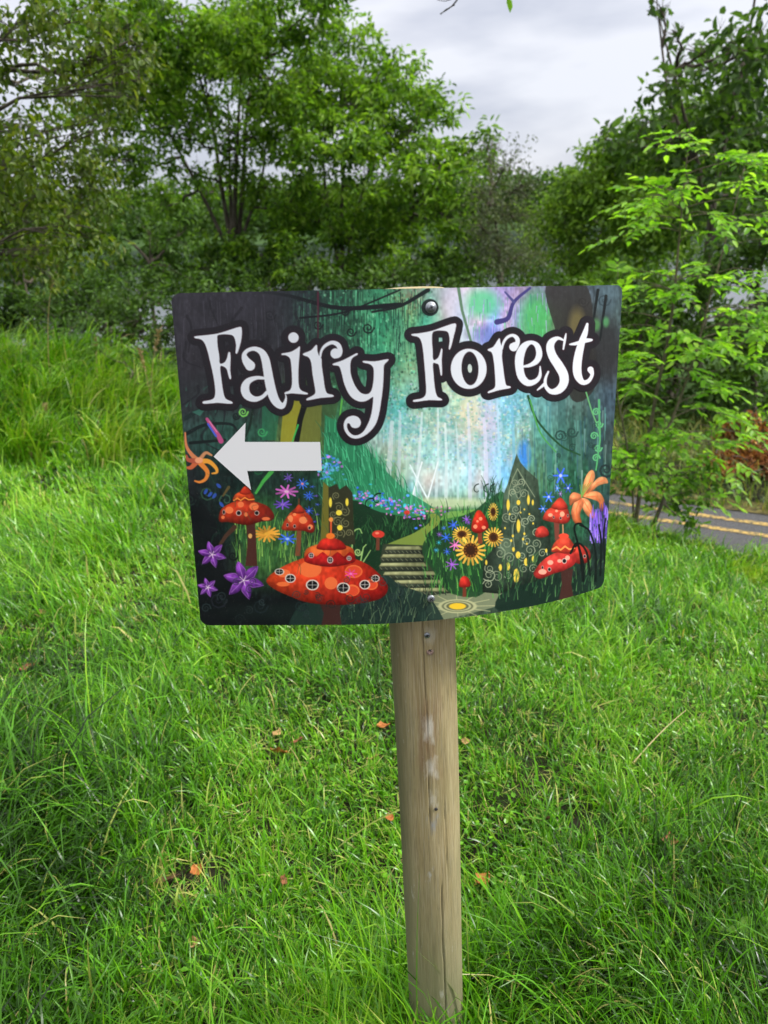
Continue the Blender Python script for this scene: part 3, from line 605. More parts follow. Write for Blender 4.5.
c = tmix(tmath('MULTIPLY', tramp(algae, (.42, (0, 0, 0)), (.65, (1, 1, 1))), .6), c, (.17, .19, .09))
# shade of the left flank painted in as green-dark; weathering towards the foot
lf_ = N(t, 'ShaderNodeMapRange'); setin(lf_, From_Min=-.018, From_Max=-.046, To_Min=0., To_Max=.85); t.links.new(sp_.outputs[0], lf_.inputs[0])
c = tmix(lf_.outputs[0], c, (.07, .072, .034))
ft = N(t, 'ShaderNodeMapRange'); setin(ft, From_Min=.45, From_Max=-.04, To_Min=0., To_Max=.75); t.links.new(sp_.outputs[2], ft.inputs[0])
c = tmix(ft.outputs[0], c, (.15, .15, .085))
def zone(x0, wx, z0, z1, nsc, th):
    """soft patch on the front: |x-x0|<wx and z in range, broken up by noise"""
    ax = tmath('ABSOLUTE', tmath('SUBTRACT', sp_.outputs[0], x0)); fx = tmath('SUBTRACT', 1., tmath('DIVIDE', ax, wx))
    zc, zh = (z0+z1)/2, (z1-z0)/2; az_ = tmath('ABSOLUTE', tmath('SUBTRACT', sp_.outputs[2], zc)); fz = tmath('SUBTRACT', 1., tmath('DIVIDE', az_, zh))
    f = tmath('MINIMUM', tmath('MAXIMUM', fx, 0.), tmath('MAXIMUM', fz, 0.))
    f = tmath('MULTIPLY', tmath('POWER', f, 1.3), tmath('LESS_THAN', sp_.outputs[1], 0.))
    f = tmath('ADD', tmath('MULTIPLY', tmath('POWER', f, .6), .75), tmath('MULTIPLY', tmath('SUBTRACT', tnoise(nsc, (1, 1, .22), 8., .75), .5), 2.2))
    return tramp(f, (th, (0, 0, 0)), (th+.5, (1, 1, 1)))
c = tmix(tmath('MULTIPLY', zone(-.001, .03, .50, .72, 30, .32), .65), c, (.22, .12, .065))
for zz_ in ((.0, .012, .585, .655, 55, .25), (.003, .015, .52, .575, 55, .27), (.004, .010, .465, .515, 60, .27)): c = tmix(tmath('MULTIPLY', zone(*zz_), .8), c, (.60, .57, .48))
c = tmix(tmath('MULTIPLY', zone(.003, .014, .405, .47, 55, .25), .8), c, (.28, .31, .34))
c = tmix(tmath('MULTIPLY', zone(.01, .02, .755, .80, 60, .35), .6), c, (.5, .46, .36))
sc_ = tmix(tmath('MULTIPLY', tramp(blot, (.58, (0, 0, 0)), (.7, (1, 1, 1))), .35), c, (.2, .17, .12))
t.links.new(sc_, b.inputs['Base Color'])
bp = N(t, 'ShaderNodeBump'); bp.inputs['Strength'].default_value = .6; bp.inputs['Distance'].default_value = .003
t.links.new(tmath('ADD', grain, tmath('MULTIPLY', fine, .6)), bp.inputs['Height']); t.links.new(bp.outputs[0], b.inputs['Normal'])
M_wood = m
post = empty('wooden_post', (PX, PY, 0)); tag(post, 'round weathered wooden post carrying the painted sign', 'post')
na = 220; nz_ = 160; th = np.linspace(0, 2*np.pi, na, endpoint=False); zz = np.concatenate([np.linspace(-.2, ZT-.006, nz_), [ZT-.002, ZT, ZT]])
TH, ZZ = np.meshgrid(th, zz, indexing='ij')
rad = PR*(1-.015*(ZZ/1.2)) + .0006*np.sin(3*TH+ZZ*4) + .0004*np.sin(7*TH-ZZ*9)
rad[:, -2] -= .004; rad[:, -3] -= .001; rad[:, -1] = .0005
def crack(a0, z0, z1, dep, wob, wd):
    global rad
    ac = a0 + wob*np.sin(ZZ*23)+wob*.5*np.sin(ZZ*61); e_ = ss(z0, z0+.06, ZZ)*ss(z1, z1-.05, ZZ)
    rad = rad - dep*e_*np.exp(-((TH-ac)/wd)**2)
crack(-np.pi/2+2*np.pi-.02, .40, .93, .005, .012, .010); crack(-np.pi/2+2*np.pi+.28, -.1, .33, .006, .015, .016); crack(np.pi*1.5+.15, .93, 1.3, .005, .01, .016); crack(np.pi*1.5+.5, .3, .5, .003, .02, .014); crack(np.pi*1.5-.5, .1, .45, .002, .03, .014)
leanx = -.0025*(ZZ-.4)
Xp = PX+rad*np.cos(TH)+leanx; Yp = PY+rad*np.sin(TH); V = np.stack([Xp, Yp, ZZ], -1); k_ = len(zz)
ii = np.arange(na*k_).reshape(na, k_); jj = np.roll(ii, -1, 0)
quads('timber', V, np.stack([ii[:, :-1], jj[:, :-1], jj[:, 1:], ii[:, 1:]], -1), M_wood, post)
M_steel, t, b = mat('dull_steel', .42); b.inputs['Metallic'].default_value = .85; b.inputs['Base Color'].default_value = (.30, .32, .35, 1)
M_rust = noise_mat('rusty_steel', (.13, .06, .04), (.42, .32, .27), 300, .6, .3)
M_recess, t, b = mat('recess', .8); b.inputs['Base Color'].default_value = (.02, .02, .022, 1)
def screw(parent, c, n, r, h, material, washer=0., name='screw', rot=.3, cross=True):
    """domed screw head with a cross recess on an optional washer, axis n"""
    n = nrm(np.array(n, float)); ax = nrm(np.cross(n, [0, 0, 1.])); ay = np.cross(n, ax)
    def ring(rr, hh, k=24): a = np.linspace(0, 2*np.pi, k, endpoint=False); return c + rr*(np.cos(a)[:, None]*ax+np.sin(a)[:, None]*ay) + n*hh
    prof = ([(washer, -.002), (washer, .0011), (washer*.96, .0014)] if washer else [])+[(r, -.001 if not washer else .0014), (r, h*.45+.001), (r*.85, h*.8+.001), (r*.5, h+.001), (.0001, h+.001)]
    V = np.concatenate([ring(a, b_) for a, b_ in prof]); k = 24; i = np.arange(len(prof)-1)[:, None]*k; j = np.arange(k)[None]
    Q = np.stack([i+j, i+(j+1) % k, i+k+(j+1) % k, i+k+j], -1).reshape(-1, 4)
    o = quads(name, V, Q, material, parent)
    if cross:
        A = Acc()
        for a in (rot, rot+np.pi/2):
            u_ = np.cos(a)*ax+np.sin(a)*ay; v_ = np.cross(n, u_); hh = h+.0013+(.0002 if a != rot else 0); l_, w2 = r*.55, r*.13
            A.add(np.array([c+n*hh+u_*l_*p_+v_*w2*q_ for p_, q_ in ((-1, -1), (1, -1), (1, 1), (-1, 1))]), [[0, 1, 2, 3]])
        V, Q, _ = A.out(); rc = quads('recess', V, Q, M_recess, None, off=np.array(parent.location)); rc.parent = o
    return o
def on_post(px, py):
    # ray against the cylinder
    d = ray(px, py); ox, oy = -PX, -PY; a = d[0]**2+d[1]**2; bb = 2*(ox*d[0]+oy*d[1]); cc = ox*ox+oy*oy-(PR*.99)**2
    s_ = (-bb-math.sqrt(max(bb*bb-4*a*cc, 0)))/(2*a); p = np.array([0, 0, CAMH])+d*s_; n = np.array([p[0]-PX, p[1]-PY, 0]); return p, n
p, n = on_post(427, 635); screw(post, p, n, .0042, .0018, M_steel, .0)['label'] = 'blue grey screw head just under the sign'
p, n = on_post(430, 652); screw(post, p, n+[0, 0, .15], .0050, .0022, M_rust, .0)['label'] = 'rusty bent screw head'
p, n = on_post(436, 809); screw(post, p, n, .0024, .0008, M_recess, .0, cross=False, name='nail_hole')

# ------------------------------------------------------------------ sign: printed artwork
SX0, SY0, SX1, SY1, SS = 158, 276, 632, 634, 3
CW, CH = (SX1-SX0)*SS, (SY1-SY0)*SS
gyy, gxx = np.mgrid[0:CH, 0:CW].astype(np.float32); gxx = gxx/SS+SX0; gyy = gyy/SS+SY0
uy = [290, 320, 360, 400, 440, 480, 520, 560, 600, 630]; ux = [180, 220, 260, 300, 340, 380, 420, 460, 500, 540, 580, 610]
UP = np.array([
 [(60,58,65),(55,53,62),(42,42,50),(34,42,45),(40,75,58),(55,115,82),(110,135,120),(190,185,205),(160,140,190),(110,110,130),(70,80,90),(60,75,80)],
 [(52,50,56),(48,47,54),(42,42,48),(38,46,48),(42,80,62),(60,130,90),(90,160,120),(190,190,205),(170,165,215),(90,130,95),(52,50,46),(60,75,75)],
 [(46,44,49),(46,44,49),(42,42,46),(45,52,50),(46,72,56),(60,140,105),(100,170,135),(190,195,190),(190,175,210),(100,140,120),(46,46,44),(52,56,58)],
 [(42,50,50),(46,66,60),(40,55,50),(60,70,45),(55,100,66),(110,160,140),(140,185,165),(170,200,175),(150,190,205),(100,150,150),(60,80,75),(60,78,90)],
 [(46,66,62),(38,68,60),(42,74,60),(110,120,48),(45,92,68),(150,180,170),(165,200,190),(160,195,200),(150,190,195),(80,130,115),(50,85,75),(50,65,65)],
 [(30,32,35),(25,40,38),(28,46,40),(28,50,42),(42,98,70),(50,135,92),(175,198,200),(185,208,205),(140,185,215),(60,110,85),(35,75,55),(40,70,60)],
 [(22,26,30),(20,32,30),(50,95,48),(36,62,42),(38,55,42),(42,80,58),(45,80,50),(60,110,55),(50,80,55),(35,60,45),(40,85,60),(44,50,66)],
 [(18,22,28),(22,27,30),(60,100,50),(48,76,44),(45,60,40),(45,62,42),(60,84,50),(60,105,55),(40,55,45),(35,55,42),(32,46,40),(28,40,38)],
 [(16,20,24),(18,22,26),(20,26,28),(22,28,28),(26,34,30),(30,40,36),(50,62,50),(80,92,72),(50,66,54),(26,42,36),(24,36,33),(24,34,34)],
 [(16,20,24),(18,22,26),(20,26,28),(22,28,28),(26,34,30),(30,40,36),(50,62,50),(70,82,64),(50,66,54),(26,42,36),(24,36,33),(24,34,34)]], np.float32)
def bilin(G, X, Y):
    fx = np.interp(X, ux, np.arange(len(ux))); fy = np.interp(Y, uy, np.arange(len(uy)))
    i = np.minimum(fx.astype(int), len(ux)-2); j = np.minimum(fy.astype(int), len(uy)-2); a = (fx-i); b_ = (fy-j); a = (a*a*(3-2*a))[..., None]; b_ = (b_*b_*(3-2*b_))[..., None]
    return (G[j, i]*(1-a)+G[j, i+1]*a)*(1-b_)+(G[j+1, i]*(1-a)+G[j+1, i+1]*a)*b_
CV = bilin(UP, gxx, gyy).astype(np.float32)
def vnoise(sx, sy, seed):
    r = np.random.default_rng(seed); nx_, ny_ = int((SX1-SX0)/sx)+3, int((SY1-SY0)/sy)+3; Gn = r.random((ny_, nx_)).astype(np.float32)
    fx = (gxx-SX0)/sx; fy = (gyy-SY0)/sy; i = fx.astype(int); j = fy.astype(int); a = fx-i; b_ = fy-j; a = a*a*(3-2*a); b_ = b_*b_*(3-2*b_)
    return (Gn[j, i]*(1-a)+Gn[j, i+1]*a)*(1-b_)+(Gn[j+1, i]*(1-a)+Gn[j+1, i+1]*a)*b_
pr = np.random.default_rng(99)
def box(x0, y0, x1, y1):
    return (slice(max(int((y0-SY0)*SS), 0), max(min(int((y1-SY0)*SS)+1, CH), 0)), slice(max(int((x0-SX0)*SS), 0), max(min(int((x1-SX0)*SS)+1, CW), 0)))
def comp(sl, a, col):
    if CV[sl].size == 0: return
    CV[sl] = CV[sl]*(1-a[..., None]) + np.asarray(col, np.float32)*a[..., None]
def blob(x, y, rx, ry, col, a=1., soft=.8):
    sl = box(x-rx*1.6, y-ry*1.6, x+rx*1.6, y+ry*1.6); d = np.hypot((gxx[sl]-x)/rx, (gyy[sl]-y)/ry); comp(sl, a*np.clip((1+soft*.5-d)/max(soft, .02), 0, 1), col)
def ell(x, y, rx, ry, col, a=1., rot=0.):
    m_ = max(rx, ry)+1; sl = box(x-m_, y-m_, x+m_, y+m_); X_ = gxx[sl]-x; Y_ = gyy[sl]-y; c_, s_ = math.cos(rot), math.sin(rot)
    d = np.hypot((X_*c_+Y_*s_)/rx, (-X_*s_+Y_*c_)/ry); comp(sl, a*np.clip((1-d)*min(rx, ry)*1.6+.5, 0, 1), col)
def smooth(P, k=6):
    P = np.array(P, float); n_ = len(P); o_ = []
    for i in range(n_):
        p0, p1, p2, p3 = P[i-1], P[i], P[(i+1) % n_], P[(i+2) % n_]
        for t_ in np.arange(k)/k: o_.append(.5*((2*p1)+(-p0+p2)*t_+(2*p0-5*p1+4*p2-p3)*t_**2+(-p0+3*p1-3*p2+p3)*t_**3))
    return np.array(o_)
def smooth_open(P, k=6):
    P = np.array(P, float); P = np.vstack([2*P[0]-P[1], P, 2*P[-1]-P[-2]]); o_ = []
    for i in range(1, len(P)-2):
        p0, p1, p2, p3 = P[i-1], P[i], P[i+1], P[i+2]
        for t_ in np.arange(k)/k: o_.append(.5*((2*p1)+(-p0+p2)*t_+(2*p0-5*p1+4*p2-p3)*t_**2+(-p0+3*p1-3*p2+p3)*t_**3))
    o_.append(P[-2]); return np.array(o_)
def sdf_poly(P, X_, Y_):
    d = np.full(X_.shape, 1e9, np.float32); ins = np.zeros(X_.shape, bool)
    for a, b_ in zip(P, np.roll(P, -1, 0)):
        e_ = b_-a; L2 = e_@e_+1e-9; t_ = np.clip(((X_-a[0])*e_[0]+(Y_-a[1])*e_[1])/L2, 0, 1)
        d = np.minimum(d, (X_-a[0]-t_*e_[0])**2+(Y_-a[1]-t_*e_[1])**2)
        if a[1] != b_[1]:
            ins ^= ((a[1] > Y_) != (b_[1] > Y_)) & (X_ < (b_[0]-a[0])*(Y_-a[1])/(b_[1]-a[1])+a[0])
    d = np.sqrt(d); return np.where(ins, -d, d)
def sdf_stroke(P, X_, Y_):
    d = np.full(X_.shape, 1e9, np.float32)
    for a, b_ in zip(P[:-1], P[1:]):
        e_ = (b_-a)[:2]; L2 = e_@e_+1e-9; t_ = np.clip(((X_-a[0])*e_[0]+(Y_-a[1])*e_[1])/L2, 0, 1)
        d = np.minimum(d, np.hypot(X_-a[0]-t_*e_[0], Y_-a[1]-t_*e_[1])-(a[2]+t_*(b_[2]-a[2])))
    return d
def poly(P, col, a=1., sm=0, shade=None):
    P = np.array(P, float); P = smooth(P, sm) if sm else P
    x0, y0 = P.min(0)-2; x1, y1 = P.max(0)+2; sl = box(x0, y0, x1, y1); X_, Y_ = gxx[sl], gyy[sl]
    if X_.size == 0: return
    sd_ = sdf_poly(P, X_, Y_); al = a*np.clip(.5-sd_*1.6, 0, 1)
    if shade:      # (colour at top-left, colour at bottom-right): the print's own modelling
        t_ = np.clip(((X_-x0)/(x1-x0)*shade[2]+(Y_-y0)/(y1-y0)*(1-shade[2])), 0, 1)[..., None]; c_ = np.array(shade[0])*(1-t_)+np.array(shade[1])*t_
        w_ = max(min(x1-x0, y1-y0)*.22, 1.5); edge_ = np.exp(np.minimum(sd_, 0)/w_)[..., None]; low_ = np.clip((Y_-y0)/(y1-y0), 0, 1)[..., None]
        hl_ = np.exp(-(((X_-(x0*.68+x1*.32))/((x1-x0)*.22))**2+((Y_-(y0*.68+y1*.32))/((y1-y0)*.2))**2))[..., None]
        c_ = c_*(1-.55*edge_*(.35+.65*low_))*(1+.3*hl_); c_ = c_*(.86+.28*spk[sl][..., None])
        CV[sl] = CV[sl]*(1-al[..., None])+c_*al[..., None]
    else: comp(sl, al, col)
def line(P, col, w0=.5, w1=None, a=1., sm=0):
    P = np.array(P, float)
    if sm: P = smooth_open(P, sm)
    w1 = w0 if w1 is None else w1; wv = np.linspace(w0, w1, len(P)); S = np.column_stack([P, wv]); mw = max(w0, w1)+1.5
    sl = box(P[:, 0].min()-mw, P[:, 1].min()-mw, P[:, 0].max()+mw, P[:, 1].max()+mw); X_, Y_ = gxx[sl], gyy[sl]
    if X_.size == 0: return
    comp(sl, a*np.clip(.5-sdf_stroke(S, X_, Y_)*1.6, 0, 1), col)
def curl(x, y, r, col, turn=1, w=.5, a0=0., n=14, rev=1.6, al=.9):
    t_ = np.linspace(0, 1, n); th_ = a0+turn*t_*2*np.pi*rev; rr = r*(1-t_*.85)
    line(np.column_stack([x+rr*np.cos(th_), y+rr*np.sin(th_)]), col, w, w*.5, al)
def star(x, y, r, ry, n, col, cc, w=.22, a0=0., cen=.22):
    for k in range(n):
        a = a0+k*2*np.pi/n; tx, ty = np.cos(a), np.sin(a)
        line([(x, y), (x+tx*r*.55, y+ty*ry*.55), (x+tx*r, y+ty*ry)], np.array(col)*pr.uniform(.8, 1.2), r*w*.5, r*w*.35)
    ell(x, y, r*cen, ry*cen, cc)
def A3(x, y): return (x/3.49+180, y/3.49+450)        # measuring frames of the print
def A4(x, y): return (x/3.2+380, y/3.2+450)
def L3(P): return [A3(*p) for p in P]
def L4(P): return [A4(*p) for p in P]
def jc(c, s=.2): return np.clip(np.array(c)*(1+pr.uniform(-s, s)), 0, 255)
def grass_print(n, xr, yr, cols, Lr, w=.45, lean=(-.5, .5), cond=None):
    for _ in range(n):
        x, y = pr.uniform(*xr), pr.uniform(*yr)
        if cond and not cond(x, y): continue
        L = pr.uniform(*Lr); k = pr.uniform(*lean); line([(x, y), (x+k*L*.35, y-L*.6), (x+k*L, y-L)], jc(cols[pr.integers(len(cols))]), w, .15, .85)
def vnoise_at(x, y): return float(big_[min(max(int((y-SY0)*SS), 0), CH-1), min(max(int((x-SX0)*SS), 0), CW-1)])
# --- underpainting texture: hanging foliage and misty wood
vert = vnoise(2.0, 16, 1)*.5+vnoise(1.1, 6, 2)*.5; spk = vnoise(2.4, 3.2, 3); big_ = vnoise(22, 18, 4)
misty = (np.clip((gxx-360)/40, 0, 1)*np.clip((560-gxx)/60, 0, 1)*np.clip((505-gyy)/15, 0, 1))
CV *= (1+(vert-.5)*.6*(1-.72*misty))[..., None]; CV *= (1+(spk-.5)*.35*(1-.3*misty))[..., None]
hue = vnoise(16, 30, 5)[..., None]; hue2 = vnoise(12, 22, 6)[..., None]
CV += misty[..., None]*((hue-.5)*np.array([-40, 15, 25])+(hue2-.5)*np.array([45, 10, -15]))
cl_ = np.clip(vnoise(5, 6, 7)*1.6-.75, 0, 1)*misty*np.clip((470-gyy)/40, 0, 1)*np.clip((gyy-380)/30, 0, 1); CV = CV*(1-.6*cl_[..., None])+.6*cl_[..., None]*np.array([60, 150, 140])
CV = CV.astype(np.float32)
blob(482, 303, 17, 14, (80, 190, 130), .8); blob(536, 320, 14, 26, (70, 165, 90), .8); blob(455, 305, 12, 18, (200, 195, 212), .6); blob(487, 335, 14, 10, (70, 80, 160), .5); blob(470, 400, 12, 40, (235, 215, 180), .45); blob(490, 430, 9, 40, (200, 180, 215), .5)
for _ in range(1500):      # dappled leaves of the hanging canopy
    x, y = pr.uniform(292, 432), pr.uniform(288, 410); f_ = .25+.75*vnoise_at(x, y)
    ell(x, y, pr.uniform(.5, 1.3), pr.uniform(.7, 1.9), jc([(20, 44, 36), (28, 66, 50), (95, 190, 140), (55, 140, 100), (150, 215, 170), (16, 30, 28)][pr.integers(6)], .25), .55*np.clip((x-284)/60, .2, 1)*f_)
for x, w_, c_ in ((548, 5, (70, 120, 125)), (562, 7, (52, 92, 88)), (578, 5, (88, 128, 118)), (590, 6, (44, 70, 74))): line([(x+pr.uniform(-2, 2), 392), (x, 430), (x+2, 476)], c_, w_*.5, w_*.6, .45)
for _ in range(330):       # hanging fronds
    x, y = pr.uniform(290, 425), pr.uniform(290, 350); L = pr.uniform(5, 22); line([(x, y), (x+pr.uniform(-.6, .6), y+L)], jc([(110, 205, 150), (20, 50, 40), (60, 140, 95), (15, 30, 30)][pr.integers(4)]), .5, .2, .6*np.clip((x-280)/60, .25, 1))
for _ in range(120): x, y = pr.uniform(468, 552), pr.uniform(292, 345); line([(x, y), (x+pr.uniform(-.8, .8), y+pr.uniform(5, 15))], jc([(80, 180, 115), (160, 140, 210), (60, 130, 110)][pr.integers(3)]), .5, .2, .6)
line([(458, 285), (462, 310), (472, 345)], (90, 120, 95), 1.6, 1.2)
line([(400, 305), (340, 308), (290, 296), (262, 292)], (18, 24, 26), 2.6, 1.2, sm=6); line([(428, 290), (400, 306), (372, 312)], (20, 28, 28), 2.2, 1., sm=6); line([(300, 318), (345, 312), (400, 290)], (16, 20, 24), 1., .8, sm=6)
for cx_, cy_, r_ in ((351, 332, 5), (368, 328, 6), (345, 312, 4), (270, 315, 6), (583, 302, 6), (604, 300, 7), (318, 325, 5)): curl(cx_, cy_, r_, (15, 20, 22), 1, .8)
line([(318, 292), (318, 345)], (70, 30, 45), 1., .6)
line([(497, 322), (508, 318), (514, 302), (530, 288)], (60, 55, 110), 2.8, 1.2, sm=6); line([(514, 302), (505, 292)], (70, 70, 120), 1.5, .8)
poly([(546, 284), (585, 284), (594, 330), (596, 385), (572, 400), (558, 340)], (42, 40, 38), .85, 5); blob(577, 325, 8, 16, (110, 100, 60), .7); blob(607, 348, 14, 30, (38, 38, 40), .8); blob(606, 300, 10, 16, (75, 95, 105), .5)
line([(598, 290), (592, 330)], (20, 26, 28), 1.5, 1.); line([(606, 296), (600, 340)], (20, 26, 28), 1.5, 1.); blob(596, 325, 4, 6, (80, 150, 80), .6); blob(606, 322, 3, 5, (80, 160, 90), .6)
dk = np.clip((300-gxx)/30, 0, 1)*np.clip((425-gyy)/20, 0, 1)
CV = CV*(1-.55*dk[..., None])+.55*dk[..., None]*(np.array([46, 44, 50])*(1+(vnoise(14, 30, 21)-.5)*.5)[..., None]); CV = CV.astype(np.float32)
for _ in range(16): x, y = pr.uniform(182, 300), pr.uniform(296, 420); line([(x, y), (x+pr.uniform(-12, 12), y+pr.uniform(8, 20)), (x+pr.uniform(-25, 25), y+pr.uniform(20, 40))], (28, 27, 32), 1.6, .5, .6, sm=5)
for _ in range(26): x, y = pr.uniform(180, 300), pr.uniform(384, 425); line([(x, y), (x+pr.uniform(-6, 10), y-pr.uniform(2, 9))], jc((55, 100, 85)), .9, .2, .5)
for _ in range(60): x = pr.uniform(180, 285); y = pr.uniform(295, 380); line([(x, y), (x+pr.uniform(-1, 3), y+pr.uniform(8, 30))], (92, 88, 100), .35, .2, .35)
for _ in range(1500):
    x, y = pr.uniform(382, 530), pr.normal(425, 30)
    if y < 352 or y > 470: continue
    ell(x, y, pr.uniform(.5, 1.6), pr.uniform(.5, 1.5), jc([(60, 150, 140), (90, 175, 165), (215, 220, 190), (110, 165, 215), (190, 180, 215), (60, 140, 110), (150, 200, 190), (225, 215, 170)][pr.integers(8)]), .34)
# tree trunks at the left behind the arrow
poly([(284, 400), (302, 398), (300, 445), (280, 445)], (150, 145, 45), .85); poly([(306, 404), (322, 405), (320, 445), (298, 445)], (105, 110, 50), .85); line([(306, 400), (300, 420), (296, 445)], (22, 24, 22), 3., 2.6); line([(298, 425), (292, 443)], (60, 170, 80), .9, .6)
poly([(322, 400), (338, 402), (332, 445), (322, 445)], (60, 85, 50), .7); line([(342, 400), (338, 430)], (90, 170, 70), .9, .4); poly([(262, 404), (280, 404), (276, 440), (262, 440)], (40, 110, 75), .6)
for cx_, cy_, r_, c_ in ((262, 432, 5, (60, 150, 90)), (243, 412, 5, (120, 200, 90)), (236, 416, 4, (20, 30, 28)), (258, 470, 5, (40, 90, 60))): curl(cx_, cy_, r_, c_, 1, .9)
line([(253, 408), (250, 425), (246, 436)], (25, 40, 32), 1.2, .8); line([(186, 434), (205, 425), (230, 424), (238, 432)], (24, 34, 34), 2., 1., sm=5); line([(186, 418), (205, 408), (235, 404)], (30, 44, 42), 2.4, 1.4, sm=5); poly([(192, 412), (208, 406), (200, 416)], (60, 110, 95), .8); line([(190, 443), (225, 440)], (22, 30, 30), 1.6, 1.2)
# misty wood: pale trunks
for x0, x1, w_, c_ in ((386, 392, 3.2, (205, 215, 215)), (397, 400, 2.2, (190, 205, 210)), (415, 422, 1.8, (210, 225, 225)), (436, 438, 1.6, (205, 225, 225)), (446, 445, 1.8, (215, 230, 228)), (458, 456, 1.2, (190, 215, 215)), (470, 468, 2., (205, 210, 225)), (486, 484, 2.4, (205, 205, 225)), (500, 497, 1.6, (165, 205, 225)), (514, 512, 2.0, (110, 170, 200))):
    line([(x1, 405+pr.uniform(-5, 20)), ((x0+x1)/2+1, 455), (x0, 500)], c_, w_*.6, w_, .62)
line([(422, 462), (412, 498)], (225, 235, 235), .7, 1.); line([(410, 465), (428, 500)], (220, 235, 235), .6, .9); line([(438, 462), (428, 498)], (225, 235, 235), .6, .9)
blob(440, 503, 60, 5, (190, 205, 160), .8); blob(524, 455, 6, 14, (50, 120, 215), .8); blob(517, 470, 5, 12, (90, 170, 225), .6)
for _ in range(70): x, y = pr.uniform(520, 606), pr.uniform(405, 480); line([(x, y), (x+pr.uniform(-1, 1), y+pr.uniform(10, 34))], jc([(90, 150, 140), (40, 80, 70), (120, 150, 140), (40, 70, 90)][pr.integers(4)]), .9, .4, .4)
line([(528, 396), (537, 420), (560, 445), (580, 455)], (35, 70, 45), 1.2, .8, sm=5); line([(530, 400), (540, 432), (556, 452)], (70, 140, 70), .9, .6, sm=5)
line([(584, 385), (592, 412), (600, 432)], (90, 150, 95), .8, .6)
for k, (x, y) in enumerate(((596, 412), (599, 424), (594, 436), (598, 448), (596, 458))): curl(x, y, 4, (90, 170, 110), 1 if k % 2 else -1, .8)
line([(599, 400), (600, 440), (596, 470)], (75, 150, 95), 1., .7); curl(606, 470, 8, (28, 40, 42), 1, 1.2); curl(560, 436, 6, (35, 60, 55), -1, .9); curl(572, 432, 6, (35, 60, 55), 1, .9)
# grassy slope, left of the path
poly([(325, 415), (345, 425), (360, 440), (385, 470), (405, 490), (428, 504), (440, 512), (400, 520), (350, 508), (322, 500)], (45, 125, 85), .9)
grass_print(420, (322, 430), (430, 512), [(70, 175, 120), (40, 120, 80), (30, 85, 60), (90, 190, 140)], (8, 22), .45, (-.5, .1), lambda x, y: y > 428+(x-345)*.95)
# dark bushes in the middle
poly([(352, 500), (380, 512), (430, 520), (450, 522), (436, 538), (400, 548), (372, 575), (340, 580), (340, 520)], (26, 52, 34), .95, 4)
grass_print(220, (350, 448), (520, 552), [(40, 85, 50), (20, 40, 28), (60, 110, 60)], (5, 12), .4, (-.6, .6), lambda x, y: y > 505+abs(x-400)*.1)
for _ in range(150): x = pr.uniform(354, 425); y = 492+(x-354)*.32+pr.normal(0, 4.5); ell(x, y, pr.uniform(.6, 1.7), pr.uniform(.6, 1.4), jc([(60, 110, 220), (90, 160, 235), (150, 110, 215), (60, 190, 200), (210, 130, 200)][pr.integers(5)]))
for _ in range(40): x = pr.uniform(415, 450); ell(x, 512+pr.normal(0, 2.5), 1.2, .9, jc([(190, 120, 160), (200, 140, 110), (120, 90, 180), (110, 160, 70)][pr.integers(4)]))
for _ in range(70): x, y = pr.normal(330, 7), pr.normal(468, 8); ell(x, y, pr.uniform(.8, 2), pr.uniform(.8, 1.6), jc([(70, 130, 210), (100, 180, 220), (60, 170, 160), (170, 120, 200)][pr.integers(4)]))
curl(378, 500, 7, (12, 20, 20), -1, .7, -1.2, rev=.7); curl(370, 505, 7, (12, 20, 20), -1, .7, -1.2, rev=.7); ell(407, 512.5, 3, 2.2, (200, 60, 50)); line([(407, 514), (407, 518)], (120, 60, 40), .6)
# path and steps
poly(L4([(160, 205), (185, 208), (190, 235), (150, 270), (140, 308), (20, 308), (50, 290), (110, 265), (160, 230)]), (120, 140, 62), .95, 4); poly([(446, 512), (500, 507), (470, 514), (440, 520)], (120, 165, 80), .8)
poly(L4([(10, 300), (140, 305), (150, 345), (190, 395), (240, 455), (120, 500), (20, 420), (0, 350)]), (52, 60, 45), .95)
for (x0, x1, y) in ((18, 136, 314), (6, 142, 339), (0, 152, 367), (12, 184, 395), (44, 214, 422), (88, 244, 447)):
    poly(L4([(x0+4, y-5), (x1-12, y-7), (x1, y+3), (x1-2, y+7), (x0-4, y+6)]), 0, 1, 0, ((196, 196, 140), (120, 126, 88), .75)); poly(L4([(x0-3, y+6), (x1, y+6), (x1, y+19), (x0, y+19)]), 0, 1, 0, ((74, 80, 62), (34, 42, 36), .6))
    for k in range(9): x = x0+(x1-x0)*k/9; line(L4([(x, y+9), (x+6, y+15)]), (120, 124, 96), .35, .35, .8)
poly(L4([(150, 470), (230, 458), (330, 455), (420, 460), (420, 485), (260, 530), (170, 545), (140, 500)]), (120, 128, 98), .9, 4)
for k in range(12): a = k*.52; line([A4(248+36*np.cos(a), 500+13*np.sin(a)), A4(248+120*np.cos(a), 498+36*np.sin(a))], (190, 190, 140), .4, .3, .7)
for r_, c_ in ((62, (170, 172, 128)), (50, (90, 96, 72)), (44, (170, 172, 128)), (36, (90, 96, 72))): ell(*A4(248, 500), r_/3.2, r_/3.2*.36, c_)
ell(*A4(248, 500), 8.5, 3.2, (225, 185, 50))
